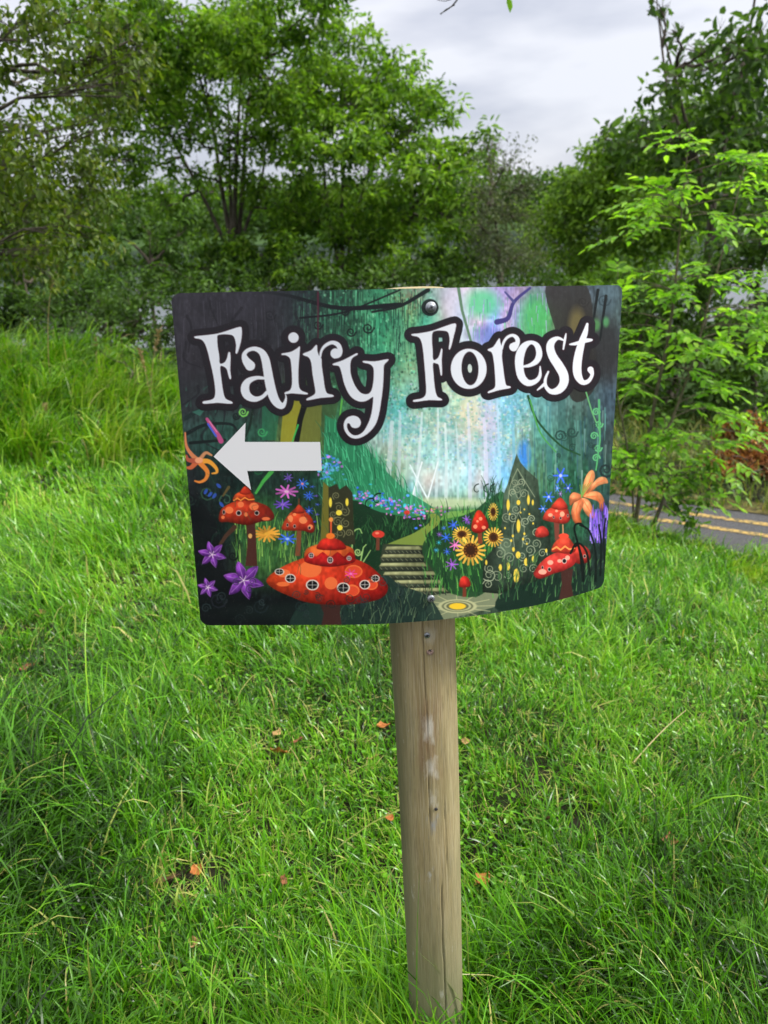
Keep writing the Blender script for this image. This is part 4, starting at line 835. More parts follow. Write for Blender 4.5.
# left dark undergrowth
grass_print(260, (236, 345), (525, 572), [(110, 165, 70), (70, 120, 60), (150, 190, 90), (40, 80, 45)], (8, 22), .45, (-.3, .3))
poly([(183, 500), (215, 520), (225, 570), (260, 600), (300, 596), (398, 600), (400, 640), (180, 640)], (17, 22, 24), .93, 4); blob(320, 612, 90, 10, (24, 34, 32), .8)
poly([(368, 590), (385, 575), (400, 585), (432, 600), (436, 640), (300, 640), (300, 605), (340, 600)], (34, 52, 46), .9, 4)
grass_print(160, (330, 436), (592, 626), [(60, 84, 66), (22, 32, 30), (90, 110, 80)], (6, 14), .4, (-.5, .7))
for x, y, r_, c_ in ((190, 500, 6, (35, 50, 45)), (200, 500, 8, (20, 26, 28)), (218, 600, 9, (34, 38, 44)), (205, 585, 6, (30, 34, 40)), (260, 606, 8, (30, 40, 42)), (322, 610, 6, (40, 52, 48)), (233, 556, 5, (15, 20, 20)), (300, 606, 6, (32, 44, 44)), (358, 552, 4, (170, 200, 120)), (226, 500, 9, (60, 90, 70)), (207, 493, 8, (50, 80, 62)), (340, 618, 6, (44, 58, 52))): curl(x, y, r_, c_, 1, .8)
line(L3([(320, 75), (290, 110), (265, 150)]), (70, 160, 70), 2.2, 1.2); line(L3([(190, 270), (160, 300), (140, 330)]), (70, 50, 40), 2.5, 1.5); line(L3([(170, 130), (150, 160)]), (90, 75, 45), 1.5, .8)
line(L3([(600, 350), (605, 290), (625, 275), (635, 290)]), (150, 190, 110), .7, .5, sm=5); line(L3([(630, 390), (640, 340), (650, 330)]), (150, 190, 110), .7, .5); line(L3([(640, 390), (665, 350)]), (150, 190, 110), .6, .4)
# left tree house
poly(L3([(500, 110), (520, 130), (548, 118), (556, 138), (580, 122), (602, 150), (606, 250), (612, 330), (490, 330), (497, 200)]), (50, 52, 36), 1, 0); poly(L3([(500, 110), (518, 128), (520, 320), (490, 325)]), (120, 115, 45), .8)
for x, y, r_ in ((545, 160, 4), (555, 200, 5), (575, 215, 5), (550, 250, 5), (578, 255, 5), (560, 290, 5), (535, 225, 4), (590, 290, 4), (540, 300, 4)): curl(*A3(x, y), r_, (125, 125, 88), 1 if x % 2 else -1, .45, pr.uniform(0, 6))
for x, y, rx, ry in ((525, 183, 5, 16), (583, 182, 5, 13), (555, 219, 10, 9), (558, 271, 9, 9)): ell(*A3(x, y), rx/3.3, ry/3.3, (240, 215, 70))
# daisies left
for x, y, r_, ry, n_, c_, cc in ((372, 145, 38, 22, 9, (190, 95, 175), (220, 170, 200)), (427, 118, 20, 18, 9, (60, 105, 215), (230, 130, 110)), (450, 160, 18, 15, 9, (55, 95, 205), (40, 60, 150)), (375, 310, 30, 20, 8, (60, 100, 210), (150, 190, 240)), (378, 97, 16, 15, 7, (120, 85, 190), (90, 60, 150)),
        (358, 190, 30, 16, 8, (110, 75, 185), (150, 110, 200)), (450, 212, 17, 15, 8, (55, 85, 195), (120, 140, 220)), (303, 293, 44, 26, 14, (215, 150, 55), (225, 165, 60)), (462, 128, 10, 5, 5, (70, 100, 200), (70, 100, 200)), (480, 190, 9, 5, 5, (70, 90, 190), (90, 100, 200)), (478, 225, 8, 5, 5, (90, 80, 180), (100, 90, 200)), (475, 160, 8, 4, 5, (110, 80, 180), (100, 90, 200)), (470, 250, 8, 4, 5, (80, 80, 180), (100, 90, 200))): star(*A3(x, y), r_/3.49, ry/3.49, n_, c_, cc)
# bluebells at the left edge
for x, y in ((135, 125), (105, 155), (120, 160), (145, 190), (90, 145)): ell(*A3(x, y), 1.6, 3, (50, 80, 170), .9, pr.uniform(-1, 1))
# left lily and pink bud
for P, c0, w0, w1 in (([(66, 40), (40, 15), (22, -15), (18, -60)], (200, 120, 80), 2.6, .8), ([(68, 40), (100, 40), (125, 62), (128, 78), (112, 82)], (225, 150, 55), 2.8, .7), ([(70, 45), (95, 75), (90, 100), (70, 112), (52, 108)], (215, 125, 55), 2.6, .8), ([(60, 38), (40, 60), (24, 62)], (190, 95, 60), 3., 1.2), ([(64, 38), (30, 35), (22, 20)], (165, 80, 60), 2.8, 1.2), ([(70, 32), (90, 10), (110, 18)], (190, 130, 90), 2., 1.)): line(L3(P), c0, w0, w1, sm=6)
ell(*A3(66, 36), 4, 3, (225, 150, 110)); line([(207, 419), (211, 425), (218, 435), (221, 441)], (175, 75, 120), 1.5, 2.6, sm=4); line([(208, 424), (216, 436)], (70, 90, 190), 1., 1.); line([(209, 421), (217, 432)], (220, 130, 170), .4, .4)
# toadstools: red caps with pale spots
def spots(S, fr, col=(240, 120, 70)):
    for x, y, rx, ry in S: ell(*fr(x, y), rx/3.4, ry/3.4, col, .9)
def wins(S, fr, cross=True):
    for x, y, rx, ry in S:
        c_ = fr(x, y); ell(*c_, rx/3.4, ry/3.4, (225, 215, 200)); ell(*c_, rx/3.4*.8, ry/3.4*.8, (28, 24, 26))
        if cross: line([(c_[0]-rx/3.4*.7, c_[1]), (c_[0]+rx/3.4*.7, c_[1])], (200, 195, 185), .25); line([(c_[0], c_[1]-ry/3.4*.7), (c_[0], c_[1]+ry/3.4*.7)], (200, 195, 185), .25)
poly(L3([(230, 255), (262, 255), (266, 320), (270, 405), (228, 405), (236, 320)]), (72, 42, 36), 1, 0); ell(*A3(245, 300), 2, 2.4, (215, 160, 90))
poly(L3([(135, 238), (146, 205), (185, 182), (225, 174), (262, 180), (305, 196), (328, 225), (322, 245), (285, 250), (235, 262), (170, 252), (142, 252)]), 0, 1, 5, ((222, 72, 34), (120, 28, 26), .55))
poly(L3([(186, 178), (190, 160), (205, 148), (230, 144), (250, 150), (260, 168), (256, 180), (225, 176)]), 0, 1, 5, ((235, 95, 40), (160, 40, 30), .5)); poly(L3([(208, 150), (215, 138), (228, 126), (242, 136), (248, 150), (228, 156)]), 0, 1, 4, ((230, 75, 40), (190, 45, 34), .5))
line(L3([(188, 176), (200, 168), (212, 176), (226, 166), (240, 174), (258, 172)]), (240, 140, 60), .6); spots([(172, 210, 14, 12), (212, 190, 11, 10), (258, 197, 16, 13), (230, 225, 7, 7), (300, 240, 14, 6), (150, 235, 6, 6)], A3); wins([(205, 220, 9, 9), (268, 220, 8, 8), (153, 217, 5, 8)], A3, False)
poly(L3([(408, 280), (424, 280), (420, 370), (402, 370)]), (120, 72, 48)); line(L3([(415, 172), (415, 200)]), (90, 60, 40), .8, .8)
poly(L3([(355, 270), (370, 238), (392, 214), (415, 204), (436, 214), (460, 238), (470, 275), (458, 290), (430, 282), (392, 282), (362, 280)]), 0, 1, 5, ((238, 95, 45), (190, 42, 34), .5)); poly(L3([(390, 216), (402, 204), (415, 190), (430, 204), (438, 216), (415, 222)]), 0, 1, 4, ((235, 85, 45), (180, 40, 34), .5))
spots([(385, 240, 9, 12), (430, 245, 14, 12), (400, 225, 6, 5), (455, 268, 9, 8)], A3, (245, 140, 85)); wins([(375, 262, 4, 6), (400, 266, 5, 6), (452, 272, 5, 6)], A3, False)
poly(L3([(485, 530), (562, 530), (558, 570), (566, 620), (492, 620), (502, 570)]), (62, 40, 36), 1, 0)
poly(L3([(302, 452), (340, 418), (400, 388), (470, 368), (560, 368), (625, 385), (670, 410), (708, 447), (726, 482), (706, 515), (650, 532), (560, 541), (450, 533), (370, 505), (318, 478)]), 0, 1, 5, ((238, 88, 40), (165, 24, 28), .62))
spots([(362, 430, 22, 14), (455, 416, 38, 28), (527, 465, 22, 21), (606, 424, 30, 22), (360, 468, 22, 8), (600, 490, 26, 20), (668, 470, 22, 18)], A3, (240, 115, 62)); spots([(606, 424, 26, 18), (600, 492, 22, 16), (668, 470, 18, 14)], A3, (214, 70, 45))
poly(L3([(434, 388), (438, 350), (470, 332), (520, 325), (575, 332), (606, 348), (610, 388), (590, 384), (572, 398), (548, 386), (524, 402), (498, 386), (474, 394), (455, 380)]), 0, 1, 3, ((240, 120, 52), (210, 70, 40), .3)); poly(L3([(436, 390), (440, 368), (458, 356), (475, 372), (498, 356), (524, 374), (550, 356), (572, 372), (592, 356), (610, 370), (610, 390), (572, 402), (524, 408), (474, 402)]), 0, 1, 3, ((205, 36, 34), (165, 26, 30), .4))
poly(L3([(478, 345), (486, 322), (505, 308), (540, 308), (568, 322), (578, 345), (525, 350)]), 0, 1, 4, ((228, 60, 40), (185, 30, 32), .5)); line(L3([(527, 245), (527, 300)]), (225, 90, 50), .9, .8); ell(*A3(527, 243), 2.2, 2.2, (240, 150, 70)); ell(*A3(525, 300), 4.4, 3, (238, 120, 45))
wins([(347, 425, 16, 11), (385, 448, 18, 15), (462, 471, 22, 18), (570, 481, 22, 18), (645, 470, 18, 16), (682, 448, 14, 12), (458, 368, 9, 9), (524, 384, 10, 11), (590, 378, 8, 8)], A3)
star(*A3(596, 432), 6, 4.5, 7, (205, 60, 130), (240, 130, 180)); 
# violet flowers
for x, y, r_ in ((112, 365, 50), (222, 455, 72), (97, 480, 36)):
    c_ = A3(x, y); r2 = r_/3.49
    for k in range(6):
        a = k*np.pi/3+.25; d_ = np.array([np.cos(a), np.sin(a)*.95]); n_ = np.array([-d_[1], d_[0]])
        P = np.array([c_, c_+d_*r2*.5+n_*r2*.25, c_+d_*r2, c_+d_*r2*.5-n_*r2*.25]); poly(P, 0, 1, 4, ((150, 75, 180), (95, 45, 140), .5)); line([c_, c_+d_*r2*.85], (190, 140, 210), .3, .2, .8)
        line([c_+n_*r2*.1, c_+d_*r2*.5+n_*r2*.24, c_+d_*r2], (180, 130, 205), .3, .2, .7)
    for k in range(5): a = k*1.3; line([c_, (c_[0]+r2*.25*np.cos(a), c_[1]+r2*.25*np.sin(a))], (230, 210, 220), .3)
# little toadstool by the steps
ell(*A3(692, 294), 6.2, 3.8, (205, 60, 48)); ell(*A3(688, 290), 2, 1.2, (240, 130, 100)); poly(L3([(685, 305), (697, 305), (696, 350), (684, 350)]), (105, 60, 45))
# right of the path: flower bank and the tall tree house
poly(L4([(165, 270), (230, 225), (300, 195), (345, 160), (400, 140), (400, 300), (340, 340), (330, 460), (230, 460), (180, 400), (140, 340), (138, 300)]), (34, 66, 40), .9, 4)
grass_print(300, (424, 500), (510, 598), [(70, 140, 60), (40, 90, 45), (100, 165, 75), (25, 50, 35)], (6, 15), .45, (-.4, .4)); grass_print(60, (482, 502), (488, 520), [(25, 60, 40), (60, 120, 70)], (8, 16), .45, (-.4, .4))
for x in (478, 488, 494): curl(x, 490, 6, (20, 34, 26), -1, .6, -1.5, rev=.6)
poly(L4([(437, 12), (450, 40), (468, 62), (505, 95), (510, 150), (516, 240), (545, 285), (548, 330), (525, 400), (470, 440), (380, 460), (328, 455), (330, 355), (375, 300), (392, 220), (396, 140), (408, 110), (425, 50)]), 0, 1, 0, ((92, 112, 90), (44, 60, 50), .3))
for _ in range(30): x, y = A4(pr.uniform(400, 500), pr.uniform(70, 250)); line([(x, y), (x+pr.uniform(-1, 1), y+pr.uniform(6, 16))], (24, 34, 30), .6, .3, .6)
for x, y, r_ in ((430, 105, 4), (452, 103, 4), (440, 125, 5), (425, 135, 4), (460, 140, 5), (405, 215, 5), (425, 215, 5), (465, 230, 5), (485, 220, 4), (500, 265, 5), (385, 330, 6), (415, 345, 6), (455, 340, 5), (480, 320, 6), (350, 400, 7), (375, 405, 6), (350, 380, 5), (405, 300, 7), (500, 300, 5), (520, 330, 5), (410, 400, 4), (460, 380, 5), (435, 190, 5), (345, 430, 5), (470, 290, 5), (490, 380, 5)): curl(*A4(x, y), r_, jc((150, 160, 130), .12), 1 if (x//5) % 2 else -1, .42, pr.uniform(0, 6))
for P in ([(440, 60), (415, 120), (408, 200)], [(440, 60), (470, 110), (495, 150)], [(443, 200), (425, 250), (430, 310)], [(443, 200), (462, 250), (455, 310)], [(430, 130), (443, 155), (460, 132)]): line(L4(P), (140, 150, 120), .4, .4, .8, sm=5)
blob(*A4(400, 310), 7, 9, (120, 140, 110), .5)
for x, y, rx, ry in ((410, 176, 6, 24), (443, 168, 7, 11), (475, 160, 5, 21), (489, 168, 4, 12), (443, 243, 7, 28), (425, 275, 4, 6), (420, 290, 4, 6), (462, 268, 4, 6), (458, 285, 4, 6), (427, 318, 5, 10), (442, 336, 9, 15), (410, 372, 7, 17), (385, 376, 6, 14), (436, 402, 11, 30), (467, 358, 7, 17), (490, 348, 5, 14), (340, 360, 4, 11), (532, 322, 4, 9), (415, 205, 3, 5), (490, 235, 3, 5), (470, 300, 3, 5), (450, 200, 3, 4), (462, 190, 3, 4), (400, 250, 3, 5), (478, 205, 3, 4)): ell(*A4(x, y), rx/3.2*.85, ry/3.2*.75, (222, 192, 70)); 
# sunflowers and small blue flowers
for x, y, r_, ry in ((362, 198, 16, 28), (262, 270, 29, 24), (363, 279, 30, 30), (290, 321, 46, 46)):
    star(*A4(x, y), r_/3.2, ry/3.2, 18, (228, 175, 70), (60, 38, 24), .2, cen=.5); star(*A4(x, y), r_/3.2*.55, ry/3.2*.55, 12, (120, 75, 35), (58, 36, 24), .2, cen=.6)
for x, y, r_, c_ in ((235, 240, 17, (60, 95, 215)), (212, 280, 16, (55, 100, 220)), (215, 325, 12, (60, 95, 205)), (190, 270, 9, (130, 85, 180)), (188, 296, 8, (60, 170, 190)), (277, 222, 14, (135, 80, 190)), (230, 366, 20, (145, 85, 185)), (240, 304, 18, (215, 110, 175)), (180, 320, 8, (60, 150, 190)), (205, 250, 8, (70, 110, 210)), (283, 232, 8, (120, 70, 170))): star(*A4(x, y), r_/3.2, r_/3.2*.9, 7, c_, np.array(c_)*1.15)
poly(L4([(312, 262), (326, 262), (328, 300), (314, 300)]), (120, 60, 40)); poly(L4([(292, 248), (300, 215), (312, 194), (326, 198), (342, 225), (346, 250), (320, 266), (298, 262)]), 0, 1, 5, ((235, 70, 40), (180, 30, 34), .5)); spots([(305, 245, 7, 7), (322, 220, 6, 6), (332, 248, 7, 6), (312, 228, 4, 4)], A4, (245, 150, 110))
poly(L4([(265, 435), (276, 435), (276, 470), (264, 470)]), (110, 55, 40)); poly(L4([(253, 436), (258, 412), (270, 403), (284, 412), (290, 434), (270, 440)]), 0, 1, 4, ((225, 65, 48), (175, 35, 34), .5)); ell(*A4(-8, 445), 11, 10, (170, 30, 30), .0)
for _ in range(24): x, y = pr.uniform(545, 604), pr.uniform(420, 590); curl(x, y, pr.uniform(2, 5), jc((26, 44, 38), .3), 1 if pr.random() < .5 else -1, .5, pr.uniform(0, 6), al=.6)
# right toadstools
poly(L4([(378, 470), (430, 440), (500, 420), (560, 410), (640, 400), (725, 380), (722, 440), (640, 460), (520, 490), (380, 515)]), (26, 44, 36), .95, 3); grass_print(190, (498, 600), (560, 602), [(50, 90, 55), (22, 38, 30), (80, 120, 70)], (6, 13), .45, (-.2, .6))
for x, y, r_, ry, c_ in ((578, 82, 22, 26, (60, 100, 225)), (540, 150, 17, 17, (60, 105, 220)), (602, 122, 13, 15, (60, 85, 195)), (522, 188, 13, 12, (60, 110, 210)), (567, 122, 9, 12, (70, 120, 220)), (577, 140, 7, 9, (150, 90, 180))): star(*A4(x, y), r_/3.2, ry/3.2, 6, c_, (170, 180, 230), .3)
poly(L4([(556, 228), (574, 228), (574, 290), (560, 290)]), (110, 60, 50))
poly(L4([(521, 218), (535, 192), (560, 180), (580, 176), (600, 188), (608, 222), (590, 236), (558, 232), (530, 226)]), 0, 1, 5, ((232, 85, 60), (185, 50, 45), .5)); poly(L4([(548, 184), (558, 168), (576, 152), (592, 166), (600, 186), (575, 192)]), 0, 1, 4, ((230, 80, 55), (190, 50, 44), .5)); spots([(545, 208, 8, 6), (583, 205, 8, 9), (565, 195, 5, 4)], A4, (245, 165, 130)); wins([(556, 215, 3, 5), (578, 218, 4, 5), (601, 210, 3, 5)], A4, False)
poly(L4([(496, 275), (502, 252), (520, 243), (536, 254), (540, 272), (518, 280)]), 0, 1, 4, ((225, 80, 65), (180, 45, 42), .5))
poly(L4([(578, 385), (618, 380), (612, 430), (620, 475), (572, 480), (582, 430)]), (62, 40, 36)); poly(L4([(610, 305), (650, 305), (672, 325), (670, 355), (640, 365), (615, 350)]), 0, 1, 4, ((205, 70, 52), (150, 38, 38), .5))
poly(L4([(492, 400), (500, 378), (530, 346), (570, 326), (610, 322), (628, 345), (620, 368), (590, 385), (555, 396), (512, 412)]), 0, 1, 5, ((235, 85, 70), (180, 35, 40), .5)); poly(L4([(548, 325), (556, 300), (572, 284), (590, 270), (612, 290), (626, 322), (600, 332), (570, 328)]), 0, 1, 4, ((235, 90, 60), (185, 50, 42), .5)); line(L4([(585, 240), (586, 268)]), (180, 130, 90), .7); ell(*A4(588, 275), 5, 2.6, (225, 70, 50))
spots([(520, 390, 14, 9), (545, 360, 10, 8), (600, 345, 8, 8), (575, 355, 8, 6)], A4, (248, 165, 140)); wins([(542, 382, 6, 7), (590, 355, 8, 9), (520, 376, 4, 6), (655, 340, 5, 6)], A4, False); line(L4([(552, 318), (565, 310), (578, 320), (592, 308), (606, 318), (622, 314)]), (245, 150, 80), .7)
# orange lily
for P, a_, b_ in (([(648, 150), (650, 110), (664, 75), (680, 64), (688, 82), (680, 110), (664, 142)], (240, 170, 110), (225, 130, 80)), ([(658, 140), (680, 108), (700, 88), (722, 88), (730, 105), (718, 108), (696, 116), (676, 136)], (245, 180, 125), (225, 125, 75)),
        ([(650, 148), (680, 132), (705, 138), (718, 165), (712, 195), (702, 190), (700, 168), (680, 158)], (245, 165, 110), (215, 110, 60)), ([(644, 155), (668, 160), (682, 190), (690, 218), (668, 214), (650, 190)], (240, 160, 110), (222, 130, 80)), ([(640, 152), (652, 170), (640, 205), (645, 232), (625, 236), (612, 205), (620, 170)], (240, 150, 105), (205, 95, 50)), ([(645, 145), (620, 135), (606, 150), (608, 178), (622, 168), (640, 158)], (225, 140, 95), (195, 100, 60))): poly(L4(P), 0, 1, 4, (a_, b_, .4))
for P in ([(655, 145), (668, 108), (678, 78)], [(665, 140), (695, 105), (720, 96)], [(660, 150), (690, 148), (708, 175)], [(650, 160), (668, 190), (680, 210)], [(640, 160), (628, 190), (632, 225)]): line(L4(P), (205, 90, 50), .5, .3, .7)
for k in range(5): line([A4(645, 150), A4(640+k*9, 112-k*2)], (110, 150, 70), .4, .3)
for k in range(80): x, y = A4(pr.uniform(672, 730), pr.uniform(200, 300)); line([(x, y), (x+pr.uniform(-1.5, 1.5), y-pr.uniform(5, 12))], jc([(120, 85, 200), (150, 120, 220), (80, 60, 150)][pr.integers(3)]), .8, .3, .8)
for P in ([(650, 420), (640, 330), (622, 250), (640, 235), (658, 250)], [(690, 420), (690, 330), (670, 260), (640, 240)], [(610, 330), (630, 300), (650, 360), (652, 420)], [(705, 400), (708, 300), (700, 240)], [(720, 380), (716, 270), (722, 220)], [(672, 400), (662, 330), (640, 300), (625, 310)]): line(L4(P), (16, 26, 24), 1.1, .8, sm=6)
for _ in range(34): x, y = pr.uniform(186, 400), pr.uniform(578, 620); curl(x, y, pr.uniform(2.5, 6), jc((44, 56, 56), .3), 1 if pr.random() < .5 else -1, .5, pr.uniform(0, 6), al=.7)
for _ in range(40): x, y = pr.uniform(186, 330), pr.uniform(478, 575); line([(x, y), (x+pr.uniform(-4, 4), y-pr.uniform(4, 10)), (x+pr.uniform(-9, 9), y-pr.uniform(8, 14))], jc((40, 80, 58), .3), .5, .2, .35, sm=4)
# grey ring round the upper screw
ell(430, 307.5, 8.6, 8.6, (26, 30, 30), .9); 
# --- lettering
def G1(P): return [(p[0]/6.4+165, p[1]/6.4+320)+tuple(q/6.4 for q in p[2:]) for p in P]
def G2(P): return [(p[0]/6.4+275, p[1]/6.4+330)+tuple(q/6.4 for q in p[2:]) for p in P]
def G3(P): return [(p[0]/7.68+400, p[1]/7.68+310)+tuple(q/7.68 for q in p[2:]) for p in P]
def G4(P): return [(p[0]/6.4+490, p[1]/6.4+310)+tuple(q/6.4 for q in p[2:]) for p in P]
POLY = [G1([(190, 105), (240, 99), (330, 88), (400, 68), (478, 44), (492, 60), (490, 120), (475, 180), (462, 214), (452, 208), (455, 160), (440, 105), (400, 92), (345, 95), (335, 112), (338, 170), (348, 230), (352, 278), (382, 270), (398, 240), (406, 208), (418, 210), (420, 260), (418, 320), (424, 370), (415, 378), (405, 350), (395, 315), (375, 298), (354, 300), (362, 380), (372, 450), (388, 502), (428, 522), (425, 536), (340, 530), (300, 533), (246, 535), (246, 520), (290, 512), (316, 495), (322, 450), (310, 360), (290, 270), (270, 190), (250, 142), (225, 122), (195, 117)]),
 G2([(45, 150), (100, 140), (140, 118), (160, 105), (158, 150), (152, 220), (150, 300), (155, 365), (175, 390), (207, 402), (205, 412), (140, 408), (110, 405), (65, 410), (65, 398), (95, 385), (108, 350), (108, 280), (102, 210), (95, 180), (70, 162), (45, 160)]),
 G2([(182, 150), (230, 130), (260, 98), (270, 100), (272, 135), (285, 170), (298, 185), (300, 230), (310, 300), (320, 370), (335, 405), (370, 415), (370, 428), (290, 435), (208, 450), (205, 438), (240, 420), (258, 400), (252, 350), (240, 280), (232, 210), (215, 175), (184, 162)]),
 G2([(372, 215), (430, 195), (480, 170), (523, 148), (528, 158), (500, 175), (485, 200), (482, 250), (490, 300), (515, 360), (550, 402), (590, 410), (615, 390), (628, 340), (632, 280), (628, 240), (605, 218), (565, 208), (568, 197), (640, 200), (720, 186), (722, 198), (698, 225), (695, 280), (690, 370), (680, 450), (665, 540), (640, 610), (590, 665), (530, 694), (480, 685), (447, 645), (440, 600), (460, 562), (500, 548), (535, 560), (550, 590), (540, 618), (515, 628), (490, 620), (478, 600), (464, 598), (462, 625), (480, 658), (515, 675), (560, 655), (595, 600), (618, 530), (628, 440), (622, 430), (580, 455), (530, 455), (480, 420), (445, 350), (430, 290), (415, 240), (400, 228), (374, 225)]),
 G3([(90, 185), (150, 178), (245, 160), (330, 130), (422, 102), (427, 140), (412, 200), (395, 270), (382, 302), (374, 295), (380, 240), (375, 190), (360, 165), (320, 158), (275, 160), (250, 175), (245, 230), (250, 300), (255, 380), (285, 373), (302, 345), (316, 298), (325, 308), (320, 380), (322, 440), (322, 498), (312, 500), (305, 460), (295, 420), (275, 410), (253, 412), (258, 500), (268, 600), (285, 662), (316, 680), (316, 694), (220, 692), (110, 706), (106, 690), (160, 680), (190, 660), (200, 620), (195, 520), (185, 400), (175, 300), (162, 240), (140, 208), (95, 197)]),
 G4([(-13, 250), (20, 235), (50, 190), (62, 182), (66, 210), (78, 250), (76, 300), (85, 380), (95, 450), (105, 482), (128, 488), (126, 500), (60, 512), (-10, 532), (-10, 520), (20, 505), (33, 480), (30, 400), (22, 320), (10, 272), (-12, 261)]),
 G4([(508, 216), (560, 200), (600, 182), (652, 185), (650, 199), (600, 212), (550, 225), (512, 225)])]
STR = [G1([(545, 292, 32), (518, 258, 24), (508, 222, 15), (530, 194, 12), (575, 184, 14), (618, 205, 20), (642, 250, 26), (656, 320, 28), (670, 400, 30), (690, 480, 30), (715, 528, 26), (745, 550, 20), (765, 535, 12), (775, 500, 6), (772, 478, 3)]),
 G1([(640, 372, 9), (585, 370, 12), (532, 392, 20), (512, 435, 27), (526, 482, 26), (572, 506, 18), (620, 494, 12), (655, 462, 12)]),
 G2([(118, 48, 33), (119, 49, 33)]), G2([(288, 175, 7), (298, 132, 8), (322, 100, 10), (365, 80, 12), (402, 94, 15), (416, 128, 16), (405, 150, 24), (388, 150, 33)]),
 G4([(74, 250, 7), (86, 208, 8), (110, 175, 9), (145, 162, 10), (172, 182, 14), (174, 212, 15), (150, 236, 28)]),
 G4([(214, 362, 7), (258, 352, 12), (298, 325, 18), (314, 280, 20), (300, 228, 17), (262, 207, 12), (218, 232, 22), (192, 285, 28), (186, 350, 27), (200, 425, 25), (240, 466, 21), (290, 456, 15), (318, 420, 11), (320, 362, 4)]),
 G4([(485, 152, 4), (478, 190, 8), (468, 250, 5)]), G4([(474, 195, 5), (432, 180, 11), (394, 205, 22), (384, 245, 26), (402, 300, 28), (438, 355, 30), (470, 415, 30), (470, 470, 28), (438, 512, 24), (390, 522, 16), (356, 488, 11), (354, 440, 9), (372, 395, 6)]), G4([(302, 512, 4), (335, 485, 9), (352, 470, 10)]),
 G4([(621, 90, 8), (608, 145, 17), (588, 200, 21), (567, 280, 26), (556, 360, 28), (562, 420, 26), (590, 462, 17), (628, 455, 13), (652, 415, 11), (642, 382, 20)])]
slL = box(180, 310, 620, 460); XL, YL = gxx[slL], gyy[slL]; SD = np.full(XL.shape, 99., np.float32)
def upd(lo, hi, fn):
    global SD
    m_ = (XL[0] >= lo[0]-12) & (XL[0] <= hi[0]+12); n_ = (YL[:, 0] >= lo[1]-12) & (YL[:, 0] <= hi[1]+12); ix = np.ix_(n_, m_)
    SD[ix] = np.minimum(SD[ix], fn(XL[ix], YL[ix]))
for P in POLY:
    P = smooth(P, 3); upd(P.min(0), P.max(0), lambda X_, Y_: sdf_poly(P, X_, Y_))
for P in STR:
    P = smooth_open(np.array(P), 4); upd(P[:, :2].min(0)-5, P[:, :2].max(0)+5, lambda X_, Y_: sdf_stroke(P, X_, Y_))
def ring_(X_, Y_):
    o1 = (np.hypot((X_-468.6)/17.9, (Y_-368.8)/20.1)-1)*18; i1 = (np.hypot((X_-469.9-(368.-Y_)*-.03)/8.5, (Y_-368.4)/16.8)-1)*9.5
    return np.maximum(o1, -i1)
upd(np.array([450, 348]), np.array([488, 390]), ring_)
OUTW = 7.0
al = np.clip(.5-(SD-OUTW)*1.6, 0, 1); comp(slL, al, (33, 30, 35)); al = np.clip(.5-(np.abs(SD-.9)-.7)*1.6, 0, 1)*.35; comp(slL, al, (60, 22, 34))
comp(slL, np.clip(.5-SD*1.7, 0, 1), (208, 211, 217))
CV = np.clip(CV, 8, 245)
LET = np.full((CH, CW), 99., np.float32); LET[slL] = SD
lin = (CV/255.)**2.2
def samp(A_, px, py):
    fx = np.clip((px-SX0)*SS, 0, CW-1.01); fy = np.clip((py-SY0)*SS, 0, CH-1.01); i = fx.astype(int); j = fy.astype(int); a = fx-i; b_ = fy-j
    if A_.ndim == 3: a = a[..., None]; b_ = b_[..., None]
    return (A_[j, i]*(1-a)+A_[j, i+1]*a)*(1-b_)+(A_[j+1, i]*(1-a)+A_[j+1, i+1]*a)*b_

# ------------------------------------------------------------------ sign: bent panel
PC = dict(c=np.array([.1086, .9415, 1.2517]), yaw=-.0485, lean=-.0857, rol=-.0267, s0=.1848, k=1.6217, h=.4301, w=.6)
def panel(s, t_, off=0.):
    a = s*PC['w']; b_ = np.maximum(a-PC['s0'], 0); ang = PC['k']*b_
    Xl = np.where(a < PC['s0'], a, PC['s0']+np.sin(ang)/PC['k']); Yl = (1-np.cos(ang))/PC['k']
    nx_, ny_ = np.sin(ang), -np.cos(ang); Xl = Xl+nx_*off-.35; Yl = Yl+ny_*off; Zl = -t_*PC['h']
    c_, s_ = math.cos(PC['lean']), math.sin(PC['lean']); Y2 = Yl*c_-Zl*s_; Z2 = Yl*s_+Zl*c_
    c_, s_ = math.cos(PC['rol']), math.sin(PC['rol']); X3 = Xl*c_-Z2*s_; Z3 = Xl*s_+Z2*c_
    c_, s_ = math.cos(PC['yaw']), math.sin(PC['yaw']); X4 = X3*c_-Y2*s_; Y4 = X3*s_+Y2*c_
    return np.stack([X4, Y4, Z3], -1)+PC['c']
NU, NV = 900, 660; CR = .012
tv = np.linspace(0, 1, NV); hmm = tv*PC['h']; dd_ = np.minimum(hmm, PC['h']-hmm); ins = np.where(dd_ < CR, CR-np.sqrt(np.maximum(CR**2-(CR-dd_)**2, 0)), 0)/PC['w']
Sg = ins[:, None]+(1-2*ins[:, None])*np.linspace(0, 1, NU)[None]; Tg = np.repeat(tv[:, None], NU, 1)
FV = panel(Sg, Tg); pp = proj(FV.reshape(-1, 3)); colr = samp(lin, pp[:, 0], pp[:, 1])*1.22
sign = empty('forest_sign', (PX, .95, .82)); tag(sign, 'colourful printed sign reading Fairy Forest with a white arrow pointing left', 'sign')
m, t, b = mat('sign_print', .34, .35); a_ = N(t, 'ShaderNodeAttribute', attribute_name='tint')
tcn = N(t, 'ShaderNodeTexCoord'); n1 = N(t, 'ShaderNodeTexNoise'); setin(n1, Scale=35., Detail=8., Roughness=.7); t.links.new(tcn.outputs['Object'], n1.inputs['Vector'])
